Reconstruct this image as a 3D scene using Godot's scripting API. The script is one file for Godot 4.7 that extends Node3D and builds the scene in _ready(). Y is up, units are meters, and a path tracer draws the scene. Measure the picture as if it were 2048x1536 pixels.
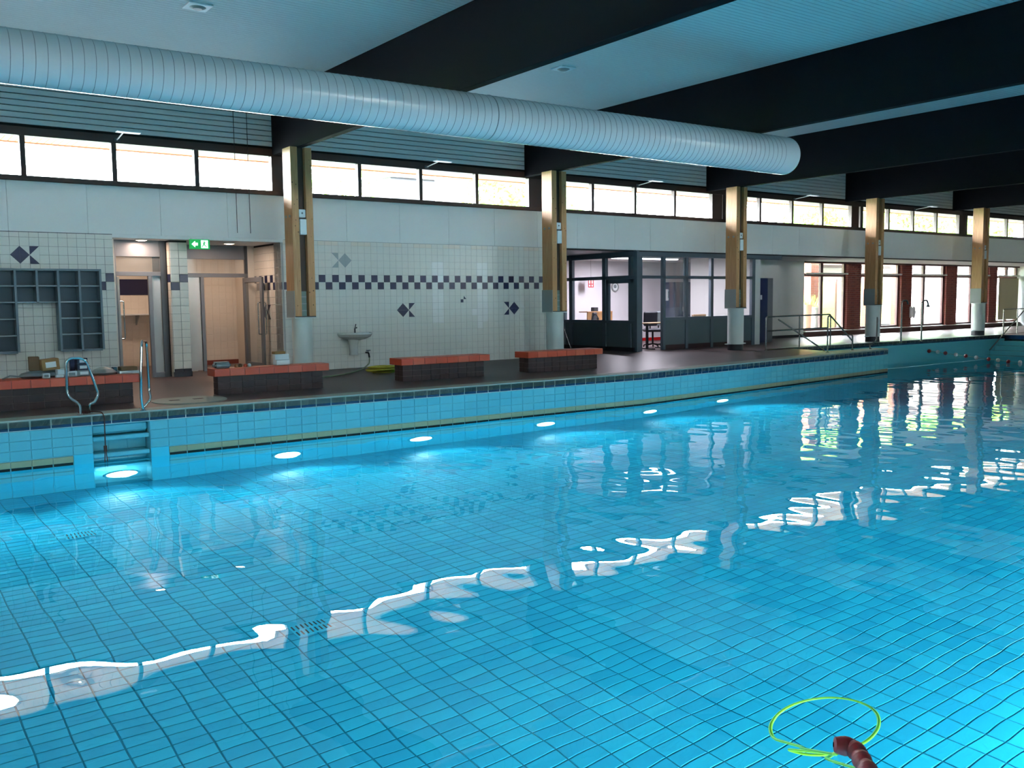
extends Node3D

# Indoor pool hall. Units metres, y up. The tiled long wall is the plane z = 0 and runs along x; the pool lies at z 4.4 .. 16.9.
const F := 1859.3516
const EYE := Vector3(-8.11134, 1.37658, 17.75182)
var cam_basis := Basis(Vector3.UP, -0.63104) * Basis(Vector3.RIGHT, -0.08938) * Basis(Vector3.BACK, -0.01177)
const WATER := -0.745
const BED := -2.45
const SLOPE := -0.023

var M := {}
var names := {}
var rng := RandomNumberGenerator.new()
var cache := {}

# ------------------------------------------------------------ pixel helpers
func ray(u: float, v: float) -> Vector3:
	return cam_basis * Vector3((u - 1024.0) / F, -(v - 768.0) / F, -1.0)
func pz(u: float, v: float, z: float) -> Vector3:
	var d := ray(u, v)
	return EYE + d * ((z - EYE.z) / d.z)
func py(u: float, v: float, y: float) -> Vector3:
	var d := ray(u, v)
	return EYE + d * ((y - EYE.y) / d.y)
func pxx(u: float, v: float, x: float) -> Vector3:
	var d := ray(u, v)
	return EYE + d * ((x - EYE.x) / d.x)
func deck_y(z: float) -> float:
	return SLOPE * clampf(z, 0.0, 4.4)

# ------------------------------------------------------------ materials
func mat(called: String, c: Color, rough := 0.6, metal := 0.0, spec := 0.5) -> StandardMaterial3D:
	var m := StandardMaterial3D.new()
	m.resource_name = called
	m.albedo_color = c
	m.roughness = rough
	m.metallic = metal
	m.metallic_specular = spec
	M[called] = m
	return m

func noise_tex(freq: float, ramp: Array, size := 256, stretch := Vector2.ONE, seed_ := 1, normal := false) -> ImageTexture:
	var n := FastNoiseLite.new()
	n.seed = seed_
	n.noise_type = FastNoiseLite.TYPE_SIMPLEX_SMOOTH
	n.frequency = freq
	n.fractal_octaves = 4
	var im := Image.create(size, size, false, Image.FORMAT_RGB8)
	var g := Gradient.new()
	var offs := PackedFloat32Array()
	var cols := PackedColorArray()
	for i in ramp.size():
		offs.append(float(i) / maxf(1.0, ramp.size() - 1.0))
		cols.append(ramp[i])
	g.offsets = offs
	g.colors = cols
	var r := size / TAU
	for y in size:
		for x in size:
			var a := TAU * x / size
			var b := TAU * y / size
			# a torus in 3-D keeps the picture seamless enough across one axis; blend the other
			var t := float(y) / size
			var v1 := n.get_noise_3d(cos(a) * r * stretch.x, sin(a) * r * stretch.x, y * stretch.y)
			var v2 := n.get_noise_3d(cos(a) * r * stretch.x, sin(a) * r * stretch.x, (y - size) * stretch.y)
			var v := lerpf(v1, v2, t)
			im.set_pixel(x, y, g.sample(clampf(v * 0.9 + 0.5, 0.0, 1.0)))
	if normal:
		im.bump_map_to_normal_map(3.0)
	return ImageTexture.create_from_image(im)

func triplanar(m: StandardMaterial3D, scale: Vector3) -> void:
	m.uv1_triplanar = true
	m.uv1_world_triplanar = true
	m.uv1_scale = scale

func make_materials() -> void:
	mat("white_tile", Color(0.86, 0.86, 0.83), 0.28)
	mat("fresh_tile", Color(0.93, 0.93, 0.92), 0.24)
	mat("warm_tile", Color(0.88, 0.85, 0.80), 0.3)
	mat("navy_tile", Color(0.115, 0.13, 0.27), 0.3)
	mat("violet_tile", Color(0.15, 0.13, 0.26), 0.3)
	mat("grey_tile", Color(0.60, 0.64, 0.65), 0.3)
	mat("dark_grout", Color(0.22, 0.23, 0.24), 0.9)
	mat("pale_grout", Color(0.66, 0.67, 0.66), 0.9)
	mat("panel_white", Color(0.88, 0.90, 0.89), 0.55)
	mat("joint_dark", Color(0.2, 0.21, 0.22), 0.9)
	mat("slat", Color(0.82, 0.85, 0.85), 0.6)
	mat("slat_back", Color(0.05, 0.055, 0.06), 0.9)
	mat("ceiling_board", Color(0.80, 0.82, 0.82), 0.6)
	mat("ceiling_gap", Color(0.34, 0.36, 0.37), 0.9)
	mat("plaster", Color(0.86, 0.86, 0.85), 0.8)
	mat("beam_paint", Color(0.085, 0.088, 0.105), 0.8, 0.0, 0.2)
	var timber := mat("timber", Color(1, 1, 1), 0.5)
	timber.albedo_texture = noise_tex(0.02, [Color(0.64, 0.45, 0.28), Color(0.76, 0.57, 0.38), Color(0.70, 0.51, 0.33), Color(0.80, 0.63, 0.44)], 256, Vector2(1.6, 0.14), 5)
	triplanar(timber, Vector3(2.2, 1.1, 2.2))
	mat("knot", Color(0.36, 0.23, 0.13), 0.6)
	mat("timber_web", Color(0.24, 0.17, 0.13), 0.6)
	mat("frame_brown", Color(0.22, 0.15, 0.13), 0.45)
	mat("frame_red_brown", Color(0.30, 0.15, 0.13), 0.45)
	mat("steel_grey", Color(0.56, 0.58, 0.57), 0.4)
	mat("steel_green", Color(0.40, 0.48, 0.45), 0.35)
	mat("pipe_white", Color(0.80, 0.83, 0.81), 0.35)
	mat("stub_dark", Color(0.10, 0.11, 0.14), 0.5)
	mat("box_white", Color(0.88, 0.92, 0.93), 0.4)
	mat("duct_paint", Color(0.80, 0.82, 0.82), 0.22)
	mat("duct_seam", Color(0.50, 0.53, 0.54), 0.35)
	mat("black", Color(0.05, 0.05, 0.06), 0.5)
	mat("chrome", Color(0.80, 0.82, 0.83), 0.12, 1.0)
	mat("steel_rail", Color(0.62, 0.61, 0.60), 0.25, 1.0)
	mat("orange_tile", Color(0.76, 0.27, 0.15), 0.4)
	mat("orange_tile_b", Color(0.80, 0.33, 0.21), 0.4)
	mat("bench_tile", Color(0.21, 0.125, 0.13), 0.5)
	mat("bench_tile_b", Color(0.18, 0.11, 0.125), 0.5)
	mat("bench_grout", Color(0.42, 0.37, 0.36), 0.9)
	var deck := mat("deck_tile", Color(1, 1, 1), 0.36)
	deck.albedo_texture = noise_tex(0.06, [Color(0.31, 0.25, 0.245), Color(0.38, 0.305, 0.295), Color(0.34, 0.275, 0.27), Color(0.40, 0.33, 0.32)], 256, Vector2.ONE, 9)
	triplanar(deck, Vector3(0.9, 0.9, 0.9))
	mat("coping", Color(0.60, 0.64, 0.60), 0.5)
	mat("lip_tile", Color(0.07, 0.20, 0.33), 0.22)
	mat("lip_tile_b", Color(0.085, 0.22, 0.35), 0.22)
	mat("lip_grout", Color(0.72, 0.76, 0.76), 0.8)
	mat("pool_tile", Color(0.40, 0.74, 0.80), 0.16)
	mat("pool_tile_b", Color(0.43, 0.76, 0.81), 0.16)
	mat("pool_grout", Color(0.50, 0.76, 0.80), 0.8)
	mat("bed_tile", Color(0.20, 0.76, 0.87), 0.3)
	mat("bed_tile_b", Color(0.22, 0.79, 0.89), 0.3)
	mat("bed_tile_c", Color(0.19, 0.73, 0.85), 0.3)
	mat("bed_grout", Color(0.14, 0.55, 0.63), 0.9)
	mat("grip_beige", Color(0.66, 0.64, 0.50), 0.45)
	mat("slot_dark", Color(0.02, 0.05, 0.07), 0.8)
	var water := mat("water", Color(0.50, 0.90, 0.985, 0.0), 0.0)
	water.refraction_enabled = true
	water.refraction_scale = 0.033
	var glass := mat("glass", Color(0.95, 0.98, 0.97, 0.06), 0.02)
	glass.transparency = BaseMaterial3D.TRANSPARENCY_ALPHA
	var misty := mat("misty_glass", Color(0.86, 0.90, 0.90, 0.45), 0.2)
	misty.transparency = BaseMaterial3D.TRANSPARENCY_ALPHA
	mat("alu_grey", Color(0.44, 0.45, 0.47), 0.4)
	mat("alu_dark", Color(0.25, 0.27, 0.29), 0.4)
	mat("office_panel", Color(0.32, 0.38, 0.40), 0.4)
	mat("office_frame", Color(0.34, 0.39, 0.43), 0.4)
	mat("shelf_grey", Color(0.40, 0.47, 0.51), 0.5)
	mat("shelf_board", Color(0.56, 0.62, 0.65), 0.45)  # lighter than the uprights: light on the front edges put into the colour
	mat("shaded_shelf_back", Color(0.27, 0.33, 0.37), 0.6)  # darker than the uprights: shade inside the compartments put into the colour
	mat("cardboard", Color(0.56, 0.42, 0.25), 0.8)
	mat("cardboard_dark", Color(0.38, 0.28, 0.18), 0.8)
	mat("paper_white", Color(0.86, 0.88, 0.88), 0.6)
	mat("plastic_grey", Color(0.45, 0.49, 0.50), 0.35)
	mat("navy_plastic", Color(0.10, 0.14, 0.25), 0.4)
	mat("teal_plastic", Color(0.08, 0.26, 0.31), 0.4)
	mat("ceramic", Color(0.78, 0.79, 0.78), 0.2)
	mat("hose_green", Color(0.55, 0.60, 0.48), 0.5)
	mat("hose_yellow", Color(0.72, 0.68, 0.22), 0.45)
	mat("hose_pool", Color(0.78, 0.90, 0.25), 0.4)
	mat("float_red", Color(0.50, 0.09, 0.10), 0.45)
	mat("float_white", Color(0.88, 0.88, 0.86), 0.45)
	mat("cord_brown", Color(0.30, 0.14, 0.10), 0.7)
	mat("cabinet_blue", Color(0.05, 0.12, 0.30), 0.4)
	mat("locker_blue", Color(0.09, 0.17, 0.32), 0.4)
	mat("door_red", Color(0.55, 0.20, 0.16), 0.5)
	mat("wood_tan", Color(0.70, 0.53, 0.36), 0.5)
	mat("chair_dark", Color(0.10, 0.11, 0.16), 0.7)
	mat("room_white", Color(0.88, 0.87, 0.88), 0.7)
	mat("sign_red", Color(0.72, 0.10, 0.10), 0.5)
	mat("brick", Color(0.46, 0.21, 0.17), 0.8)
	mat("brick_b", Color(0.40, 0.17, 0.15), 0.8)
	mat("brick_orange", Color(0.56, 0.29, 0.20), 0.8)
	mat("mortar", Color(0.52, 0.44, 0.40), 0.9)
	mat("screen_yellow", Color(0.66, 0.68, 0.36), 0.7)
	mat("curtain_beige", Color(0.74, 0.71, 0.58), 0.8)
	mat("eave_wood", Color(0.82, 0.58, 0.38), 0.6)
	mat("eave_gap", Color(0.42, 0.26, 0.15), 0.8)
	mat("paving", Color(0.52, 0.51, 0.49), 0.8)
	mat("roof_gravel", Color(0.30, 0.30, 0.29), 0.9)
	mat("building_white", Color(0.92, 0.92, 0.90), 0.8)
	mat("louvre", Color(0.66, 0.52, 0.42), 0.7)
	mat("bark", Color(0.30, 0.24, 0.18), 0.9)
	var leaf := mat("leaf", Color(0.40, 0.60, 0.20), 0.6)
	leaf.backlight_enabled = true
	leaf.backlight = Color(0.45, 0.62, 0.2)
	var leaf2 := mat("leaf_b", Color(0.52, 0.68, 0.27), 0.6)
	leaf2.backlight_enabled = true
	leaf2.backlight = Color(0.5, 0.65, 0.22)
	mat("terracotta", Color(0.74, 0.55, 0.44), 0.8)

func glow(called: String, c: Color, energy: float) -> StandardMaterial3D:
	var m := mat(called, c, 0.5)
	m.emission_enabled = true
	m.emission = c
	m.emission_energy_multiplier = energy
	return m

# ------------------------------------------------------------ shapes
func new_st() -> SurfaceTool:
	var st := SurfaceTool.new()
	st.begin(Mesh.PRIMITIVE_TRIANGLES)
	return st

func tri(st: SurfaceTool, a: Vector3, b: Vector3, c: Vector3) -> void:
	var n := (c - a).cross(b - a).normalized()
	for q in [a, b, c]:
		st.set_normal(n)
		st.add_vertex(q)

func quad(st: SurfaceTool, a: Vector3, b: Vector3, c: Vector3, d: Vector3) -> void:
	var n := (c - a).cross(b - a).normalized()
	for q in [a, b, c, a, c, d]:
		st.set_normal(n)
		st.add_vertex(q)

# box between two corners, chamfered by k on all twelve edges when k > 0
func box(st: SurfaceTool, lo: Vector3, hi: Vector3, k := 0.0, xf := Transform3D.IDENTITY) -> void:
	var c := (lo + hi) * 0.5
	var h := (hi - lo) * 0.5
	k = minf(k, minf(h.x, minf(h.y, h.z)) * 0.9)
	for ax in 3:
		for s in [-1.0, 1.0]:
			var n := Vector3.ZERO
			n[ax] = s
			var a := Vector3.ZERO
			var b := Vector3.ZERO
			a[(ax + 1) % 3] = 1.0
			b[(ax + 2) % 3] = 1.0
			var ha: float = h[(ax + 1) % 3] - k
			var hb: float = h[(ax + 2) % 3] - k
			var o: Vector3 = c + n * h[ax]
			var q := [o - a * ha - b * hb, o + a * ha - b * hb, o + a * ha + b * hb, o - a * ha + b * hb]
			if s > 0.0:
				q.reverse()
			quad(st, xf * q[0], xf * q[1], xf * q[2], xf * q[3])
	if k > 0.0:
		for ax in 3:
			var p := (ax + 1) % 3
			var r := (ax + 2) % 3
			for sp in [-1.0, 1.0]:
				for sr in [-1.0, 1.0]:
					var e := Vector3.ZERO
					e[ax] = h[ax] - k
					var v1 := Vector3.ZERO
					v1[p] = sp * h[p]
					v1[r] = sr * (h[r] - k)
					var v2 := Vector3.ZERO
					v2[p] = sp * (h[p] - k)
					v2[r] = sr * h[r]
					var q := [c + v1 - e, c + v1 + e, c + v2 + e, c + v2 - e]
					var n: Vector3 = (q[2] - q[0]).cross(q[1] - q[0])
					if n.dot(v1 + v2) < 0.0:
						q.reverse()
					quad(st, xf * q[0], xf * q[1], xf * q[2], xf * q[3])

func bx(lo: Vector3, hi: Vector3, k := 0.0) -> ArrayMesh:
	var st := new_st()
	box(st, lo, hi, k)
	return st.commit()

# a tile lying in x/y with its face towards +z: width, height, thickness behind, small chamfer at the face
func tile_mesh(w: float, h: float, t := 0.012, k := 0.003) -> ArrayMesh:
	var key := "%.4f|%.4f|%.4f|%.4f" % [w, h, t, k]
	if not cache.has(key):
		var st := new_st()
		var x := w * 0.5
		var y := h * 0.5
		var f := [Vector3(-x + k, -y + k, 0), Vector3(x - k, -y + k, 0), Vector3(x - k, y - k, 0), Vector3(-x + k, y - k, 0)]
		var g := [Vector3(-x, -y, -k), Vector3(x, -y, -k), Vector3(x, y, -k), Vector3(-x, y, -k)]
		quad(st, f[3], f[2], f[1], f[0])
		for i in 4:
			var j := (i + 1) % 4
			quad(st, f[i], f[j], g[j], g[i])
			quad(st, g[i], g[j], g[j] - Vector3(0, 0, t - k), g[i] - Vector3(0, 0, t - k))
		cache[key] = st.commit()
	return cache[key]

# triangular tile piece in x/y, face +z at z = 0
func tri_tile(a: Vector2, b: Vector2, c: Vector2, t := 0.012) -> ArrayMesh:
	var st := new_st()
	var q := [a, b, c]
	if (b - a).cross(c - a) > 0.0:
		q = [a, c, b]
	var f := []
	for p in q:
		f.append(Vector3(p.x, p.y, 0))
	tri(st, f[0], f[1], f[2])
	for i in 3:
		var j := (i + 1) % 3
		quad(st, f[j], f[i], f[i] - Vector3(0, 0, t), f[j] - Vector3(0, 0, t))
	return st.commit()

func frames_along(pts: Array) -> Array:
	var out := []
	var up := Vector3.UP
	for i in pts.size():
		var d: Vector3 = (pts[mini(i + 1, pts.size() - 1)] - pts[maxi(i - 1, 0)]).normalized()
		if i == 0:
			up = Vector3.RIGHT if absf(d.y) > 0.9 else Vector3.UP
		var side := d.cross(up).normalized()
		up = side.cross(d).normalized()
		out.append([side, up])
	return out

func tube(st: SurfaceTool, pts: Array, r: float, seg := 10, caps := true) -> void:
	var fr := frames_along(pts)
	for i in pts.size() - 1:
		for s in seg:
			var q := []
			for e in [[i, s], [i, s + 1], [i + 1, s + 1], [i + 1, s]]:
				var a: float = TAU * e[1] / seg
				var n: Vector3 = fr[e[0]][0] * cos(a) + fr[e[0]][1] * sin(a)
				q.append([pts[e[0]] + n * r, n])
			for w in [0, 1, 2, 0, 2, 3]:
				st.set_normal(q[w][1])
				st.add_vertex(q[w][0])
	if caps:
		for e in [0, pts.size() - 1]:
			for s in seg:
				var a0 := TAU * s / seg
				var a1 := TAU * (s + 1) / seg
				var p0: Vector3 = pts[e] + (fr[e][0] * cos(a0) + fr[e][1] * sin(a0)) * r
				var p1: Vector3 = pts[e] + (fr[e][0] * cos(a1) + fr[e][1] * sin(a1)) * r
				if e == 0:
					tri(st, pts[e], p1, p0)
				else:
					tri(st, pts[e], p0, p1)

# rounds the corners of a polyline
func rounded(pts: Array, r: float, n := 6) -> Array:
	var out := [pts[0]]
	for i in range(1, pts.size() - 1):
		var a: Vector3 = pts[i - 1]
		var b: Vector3 = pts[i]
		var c: Vector3 = pts[i + 1]
		var k := minf(r, minf(a.distance_to(b), b.distance_to(c)) * 0.48)
		var p := b + (a - b).normalized() * k
		var q := b + (c - b).normalized() * k
		for j in n + 1:
			var t := float(j) / n
			out.append(p.lerp(b, t).lerp(b.lerp(q, t), t))
	out.append(pts[-1])
	return out

# profile of (radius, height) pairs turned round the y axis
func lathe(st: SurfaceTool, prof: Array, seg := 20, xf := Transform3D.IDENTITY, smooth := true) -> void:
	for i in prof.size() - 1:
		var a: Vector2 = prof[i]
		var b: Vector2 = prof[i + 1]
		var t := b - a
		var nn := Vector2(t.y, -t.x).normalized()
		for s in seg:
			var q := []
			for e in [[a, s], [a, s + 1], [b, s + 1], [b, s]]:
				var an: float = TAU * e[1] / seg
				if not smooth:
					an = TAU * e[1] / seg
				var p: Vector2 = e[0]
				q.append([xf * Vector3(p.x * cos(an), p.y, p.x * sin(an)), (xf.basis * Vector3(nn.x * cos(an), nn.y, nn.x * sin(an))).normalized()])
			for w in [0, 1, 2, 0, 2, 3]:
				st.set_normal(q[w][1])
				st.add_vertex(q[w][0])

# ------------------------------------------------------------ nodes
func numbered(called: String) -> String:
	var n: int = names.get(called, 0)
	names[called] = n + 1
	return called if n == 0 else "%s_%03d" % [called, n]

func tag(o: Node3D, label: String, category: String, group := "", kind := "") -> Node3D:
	if label:
		o.set_meta("label", label)
	if category:
		o.set_meta("category", category)
	if group:
		o.set_meta("group", group)
	if kind:
		o.set_meta("kind", kind)
	return o

func thing(called: String, label: String, category: String, at := Vector3.ZERO, group := "", kind := "") -> Node3D:
	var o := Node3D.new()
	o.name = numbered(called)
	add_child(o)
	o.position = at
	return tag(o, label, category, group, kind)

func part(parent: Node3D, called: String, mesh: Mesh, m: String, at := Vector3.ZERO, basis_ := Basis.IDENTITY) -> MeshInstance3D:
	var o := MeshInstance3D.new()
	o.name = called
	o.mesh = mesh
	o.material_override = M[m]
	o.transform = Transform3D(basis_, at)
	o.cast_shadow = GeometryInstance3D.SHADOW_CASTING_SETTING_ON
	parent.add_child(o, true)
	return o

func solo(called: String, mesh: Mesh, m: String, label: String, category: String, at := Vector3.ZERO, group := "", kind := "") -> MeshInstance3D:
	var o := MeshInstance3D.new()
	o.name = numbered(called)
	o.mesh = mesh
	o.material_override = M[m]
	add_child(o)
	o.position = at
	tag(o, label, category, group, kind)
	return o

func struct(called: String) -> Node3D:
	var o := Node3D.new()
	o.name = called
	add_child(o)
	o.set_meta("kind", "structure")
	return o

func omni(at: Vector3, c: Color, e: float, size := 0.1) -> void:
	var l := OmniLight3D.new()
	l.name = "lamp_light"
	l.light_color = c
	l.light_energy = e
	l.light_size = size
	l.omni_range = 40.0
	l.omni_attenuation = 2.0
	l.shadow_enabled = true
	add_child(l, true)
	l.position = at

func spot(at: Vector3, towards: Vector3, c: Color, e: float, angle: float, size := 0.1, soft := 1.0) -> void:
	var l := SpotLight3D.new()
	l.name = "lamp_light"
	l.light_color = c
	l.light_energy = e
	l.light_size = size
	l.spot_angle = angle
	l.spot_angle_attenuation = soft
	l.spot_range = 40.0
	l.spot_attenuation = 2.0
	l.shadow_enabled = true
	add_child(l, true)
	l.look_at_from_position(at, at + towards, Vector3.UP)

func area(at: Vector3, towards: Vector3, size: Vector2, c: Color, e: float) -> void:
	var l := AreaLight3D.new()
	l.name = "lamp_light"
	l.light_color = c
	l.light_energy = e
	l.area_size = size
	l.area_range = 40.0
	l.area_attenuation = 2.0
	l.shadow_enabled = true
	add_child(l, true)
	var up := Vector3.UP if absf(towards.normalized().y) < 0.9 else Vector3.RIGHT
	l.look_at_from_position(at, at + towards, up)

# ============================================================ scene
func _ready() -> void:
	rng.seed = 7
	# ---- camera
	var cam := Camera3D.new()
	cam.name = "camera"
	cam.fov = rad_to_deg(2.0 * atan(768.0 / F))
	cam.near = 0.05
	cam.far = 400.0
	add_child(cam)
	cam.transform = Transform3D(cam_basis, EYE)
	cam.current = true
	# ---- sky: bright overcast
	var env := Environment.new()
	var sky := Sky.new()
	var sm := ProceduralSkyMaterial.new()
	sm.sky_top_color = Color(0.90, 0.955, 1.0)
	sm.sky_horizon_color = Color(0.98, 1.0, 1.0)
	sm.sky_energy_multiplier = SKY_ENERGY
	sm.ground_bottom_color = Color(0.62, 0.62, 0.60)
	sm.ground_horizon_color = Color(0.80, 0.80, 0.78)
	sm.ground_energy_multiplier = SKY_ENERGY * 0.4
	sky.sky_material = sm
	env.background_mode = Environment.BG_SKY
	env.sky = sky
	env.tonemap_mode = Environment.TONE_MAPPER_LINEAR
	env.tonemap_exposure = 1.0
	env.sdfgi_enabled = true
	env.ssao_enabled = true
	env.ssil_enabled = true
	var we := WorldEnvironment.new()
	we.name = "world_environment"
	we.environment = env
	add_child(we)
	make_materials()
	glow("lamp_under", Color(0.93, 0.98, 1.0), 14.0)
	glow("lamp_warm", Color(1.0, 0.86, 0.74), 9.0)
	glow("tube_light", Color(0.96, 0.95, 1.0), 5.0)
	glow("sign_green", Color(0.0, 0.55, 0.25), 1.0)
	glow("sign_white", Color(0.85, 1.0, 0.92), 2.0)

	build_shell()
	build_wall_tiles()
	build_clerestory()
	build_pool()
	build_water()
	build_beams_and_columns()
	build_duct()
	build_doors()
	build_office()
	build_window_wall()
	build_benches()
	build_rails()
	build_small_things()
	build_outside()

const SKY_ENERGY := 7.6

# columns: x of the middle between the two timbers
const COLS := [-0.833, 5.366, 11.621, 18.03, 24.43, 30.75]

# polygon (x, z) extruded between y functions: top follows the deck slope
func slab(poly: Array, thick: float, sloped: bool, y0 := 0.0) -> ArrayMesh:
	var st := new_st()
	var flat := PackedVector2Array()
	for p in poly:
		flat.append(p)
	var idx := Geometry2D.triangulate_polygon(flat)
	var top := func(p: Vector2) -> Vector3:
		return Vector3(p.x, (deck_y(p.y) if sloped else 0.0) + y0, p.y)
	for i in range(0, idx.size(), 3):
		var a: Vector3 = top.call(flat[idx[i]])
		var b: Vector3 = top.call(flat[idx[i + 1]])
		var c: Vector3 = top.call(flat[idx[i + 2]])
		if (c - a).cross(b - a).y < 0.0:
			var t := b
			b = c
			c = t
		tri(st, a, b, c)
		var dn := Vector3(0, -thick, 0)
		tri(st, a + dn, c + dn, b + dn)
	var area2 := 0.0
	for i in flat.size():
		area2 += flat[i].cross(flat[(i + 1) % flat.size()])
	for i in flat.size():
		var j := (i + 1) % flat.size()
		var a: Vector3 = top.call(flat[i])
		var b: Vector3 = top.call(flat[j])
		var dn := Vector3(0, -thick, 0)
		if area2 > 0.0:
			quad(st, a, b, b + dn, a + dn)
		else:
			quad(st, b, a, a + dn, b + dn)
	return st.commit()

const KINK := Vector2(4.90, 4.37)
const TIP := Vector2(15.50, 3.13)
const BAY_Z := 1.32
const POOL_W := -12.5
const POOL_E := 25.75
const POOL_S := 16.87
const HALL_W := -16.0
const HALL_E := 34.5
const HALL_S := 20.4
const CEIL := 5.385
const BACK_Z := -2.4

func build_shell() -> void:
	# deck on the far side, cut along the pool edge; a strip of pale coping follows the edge
	var w := 0.40
	var floor_ := struct("floor")
	var k2 := KINK + Vector2(-0.02, -w)
	var t2 := Vector2(13.35, TIP.y + 0.252 - w)
	part(floor_, "deck", slab([Vector2(HALL_W, 0.0), Vector2(HALL_E, 0.0), Vector2(HALL_E, BAY_Z - 0.25), Vector2(13.35, BAY_Z - 0.25), Vector2(13.35, 3.0), k2, Vector2(POOL_W, KINK.y - w), Vector2(HALL_W, KINK.y - w)], 0.25, true), "deck_tile")
	part(floor_, "back_deck", slab([Vector2(HALL_W, -9.0), Vector2(HALL_E, -9.0), Vector2(HALL_E, 0.0), Vector2(HALL_W, 0.0)], 0.25, false), "deck_tile")
	part(floor_, "near_deck", slab([Vector2(HALL_W, POOL_S), Vector2(HALL_E, POOL_S), Vector2(HALL_E, HALL_S), Vector2(HALL_W, HALL_S)], 0.3, false, -0.1), "deck_tile")
	part(floor_, "west_deck", slab([Vector2(HALL_W, KINK.y - w), Vector2(POOL_W, KINK.y - w), Vector2(POOL_W, POOL_S), Vector2(HALL_W, POOL_S)], 0.25, false, -0.092), "deck_tile")
	part(floor_, "east_deck", slab([Vector2(POOL_E, BAY_Z - 0.25), Vector2(HALL_E, BAY_Z - 0.25), Vector2(HALL_E, POOL_S), Vector2(POOL_E, POOL_S)], 0.25, false, -0.04), "deck_tile")
	var cop := struct("trim_1")
	part(cop, "coping", slab([Vector2(POOL_W, KINK.y - w), k2, Vector2(13.35, 3.0), Vector2(13.35, 2.72), Vector2(TIP.x, 2.72), TIP, KINK, Vector2(POOL_W, KINK.y)], 0.09, true, 0.004), "coping")
	part(cop, "bay_coping", slab([Vector2(13.35, BAY_Z - 0.25), Vector2(POOL_E, BAY_Z - 0.25), Vector2(POOL_E, BAY_Z), Vector2(13.35, BAY_Z)], 0.09, true, 0.004), "coping")
	# ceiling: narrow boards along x with open grooves, over a dark deck
	var ceil_ := struct("ceiling")
	part(ceil_, "roof_deck", bx(Vector3(HALL_W - 0.3, CEIL + 0.03, -1.75), Vector3(HALL_E + 0.3, CEIL + 0.35, HALL_S + 1.5)), "ceiling_gap")
	var st := new_st()
	var z := 0.0
	while z < HALL_S:
		box(st, Vector3(HALL_W, CEIL, z + 0.004), Vector3(HALL_E, CEIL + 0.035, z + 0.092), 0.003)
		z += 0.096
	var b := part(ceil_, "boards", st.commit(), "ceiling_board")
	b.set_meta("kind", "stuff")
	# end walls
	var ww := struct("wall_west")
	part(ww, "plaster", bx(Vector3(HALL_W - 0.3, -0.4, -9.0), Vector3(HALL_W, CEIL + 0.1, HALL_S + 0.3)), "panel_white")
	var we := struct("wall_east")
	part(we, "plaster", bx(Vector3(HALL_E, -0.4, -2.7), Vector3(HALL_E + 0.3, CEIL + 0.1, HALL_S + 0.3)), "panel_white")
	# camera-side wall, out of view: three short high windows, sized to set the daylight
	var ws := struct("wall_south")
	part(ws, "upper_wall", bx(Vector3(HALL_W, 4.25, HALL_S), Vector3(HALL_E, CEIL + 0.1, HALL_S + 0.3)), "panel_white")
	part(ws, "lower_wall", bx(Vector3(HALL_W, -0.4, HALL_S), Vector3(HALL_E, 3.59, HALL_S + 0.3)), "panel_white")
	var x_at := HALL_W
	var high := [-9.0, 4.0, 17.0]
	for i in 3:
		var h: float = high[i]
		part(ws, "strip_wall", bx(Vector3(x_at, 3.59, HALL_S), Vector3(h - 1.35, 4.25, HALL_S + 0.3)), "panel_white")
		x_at = h + 1.35
		var cw := struct("window_%d" % (22 + i))
		part(cw, "pane", bx(Vector3(h - 1.35, 3.59, HALL_S + 0.14), Vector3(h + 1.35, 4.25, HALL_S + 0.15)), "glass")
		part(cw, "mullion", bx(Vector3(h - 0.05, 3.59, HALL_S + 0.06), Vector3(h + 0.05, 4.25, HALL_S + 0.22)), "frame_brown")
	part(ws, "strip_wall", bx(Vector3(x_at, 3.59, HALL_S), Vector3(HALL_E, 4.25, HALL_S + 0.3)), "panel_white")
	var eav := struct("trim_3")
	part(eav, "eave", bx(Vector3(HALL_W, 4.40, HALL_S + 0.3), Vector3(HALL_E, 4.6, HALL_S + 1.7)), "eave_wood")

# ------------------------------------------------------------ tiled walls
const T := 0.15

# a grid of wall tiles on a plane: origin at a grid crossing, axis along the wall, face normal out of it
func tile_field(owner_: Node3D, xf: Transform3D, i0: int, i1: int, k0: int, k1: int, pick: Callable, few: int, centre: Vector2) -> void:
	var cells := []
	for i in range(i0, i1):
		for k in range(k0, k1):
			var m: String = pick.call(i, k)
			if m != "":
				cells.append([Vector2(i + 0.5, k + 0.5).distance_squared_to(centre), i, k, m])
	cells.sort_custom(func(a, b): return a[0] < b[0])
	var rest := {}
	var mesh := tile_mesh(T - 0.0035, T - 0.0035)
	for n in cells.size():
		var at := Vector3((cells[n][1] + 0.5) * T, (cells[n][2] + 0.5) * T, 0.0)
		if n < few:
			part(owner_, "tile", mesh, cells[n][3], xf * at, xf.basis)
		else:
			if not rest.has(cells[n][3]):
				rest[cells[n][3]] = new_st()
			rest[cells[n][3]].append_from(mesh, 0, Transform3D(xf.basis, xf * at))
	for m in rest:
		var o := part(owner_, "tiles", rest[m].commit(), m)
		o.set_meta("kind", "stuff")

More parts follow.
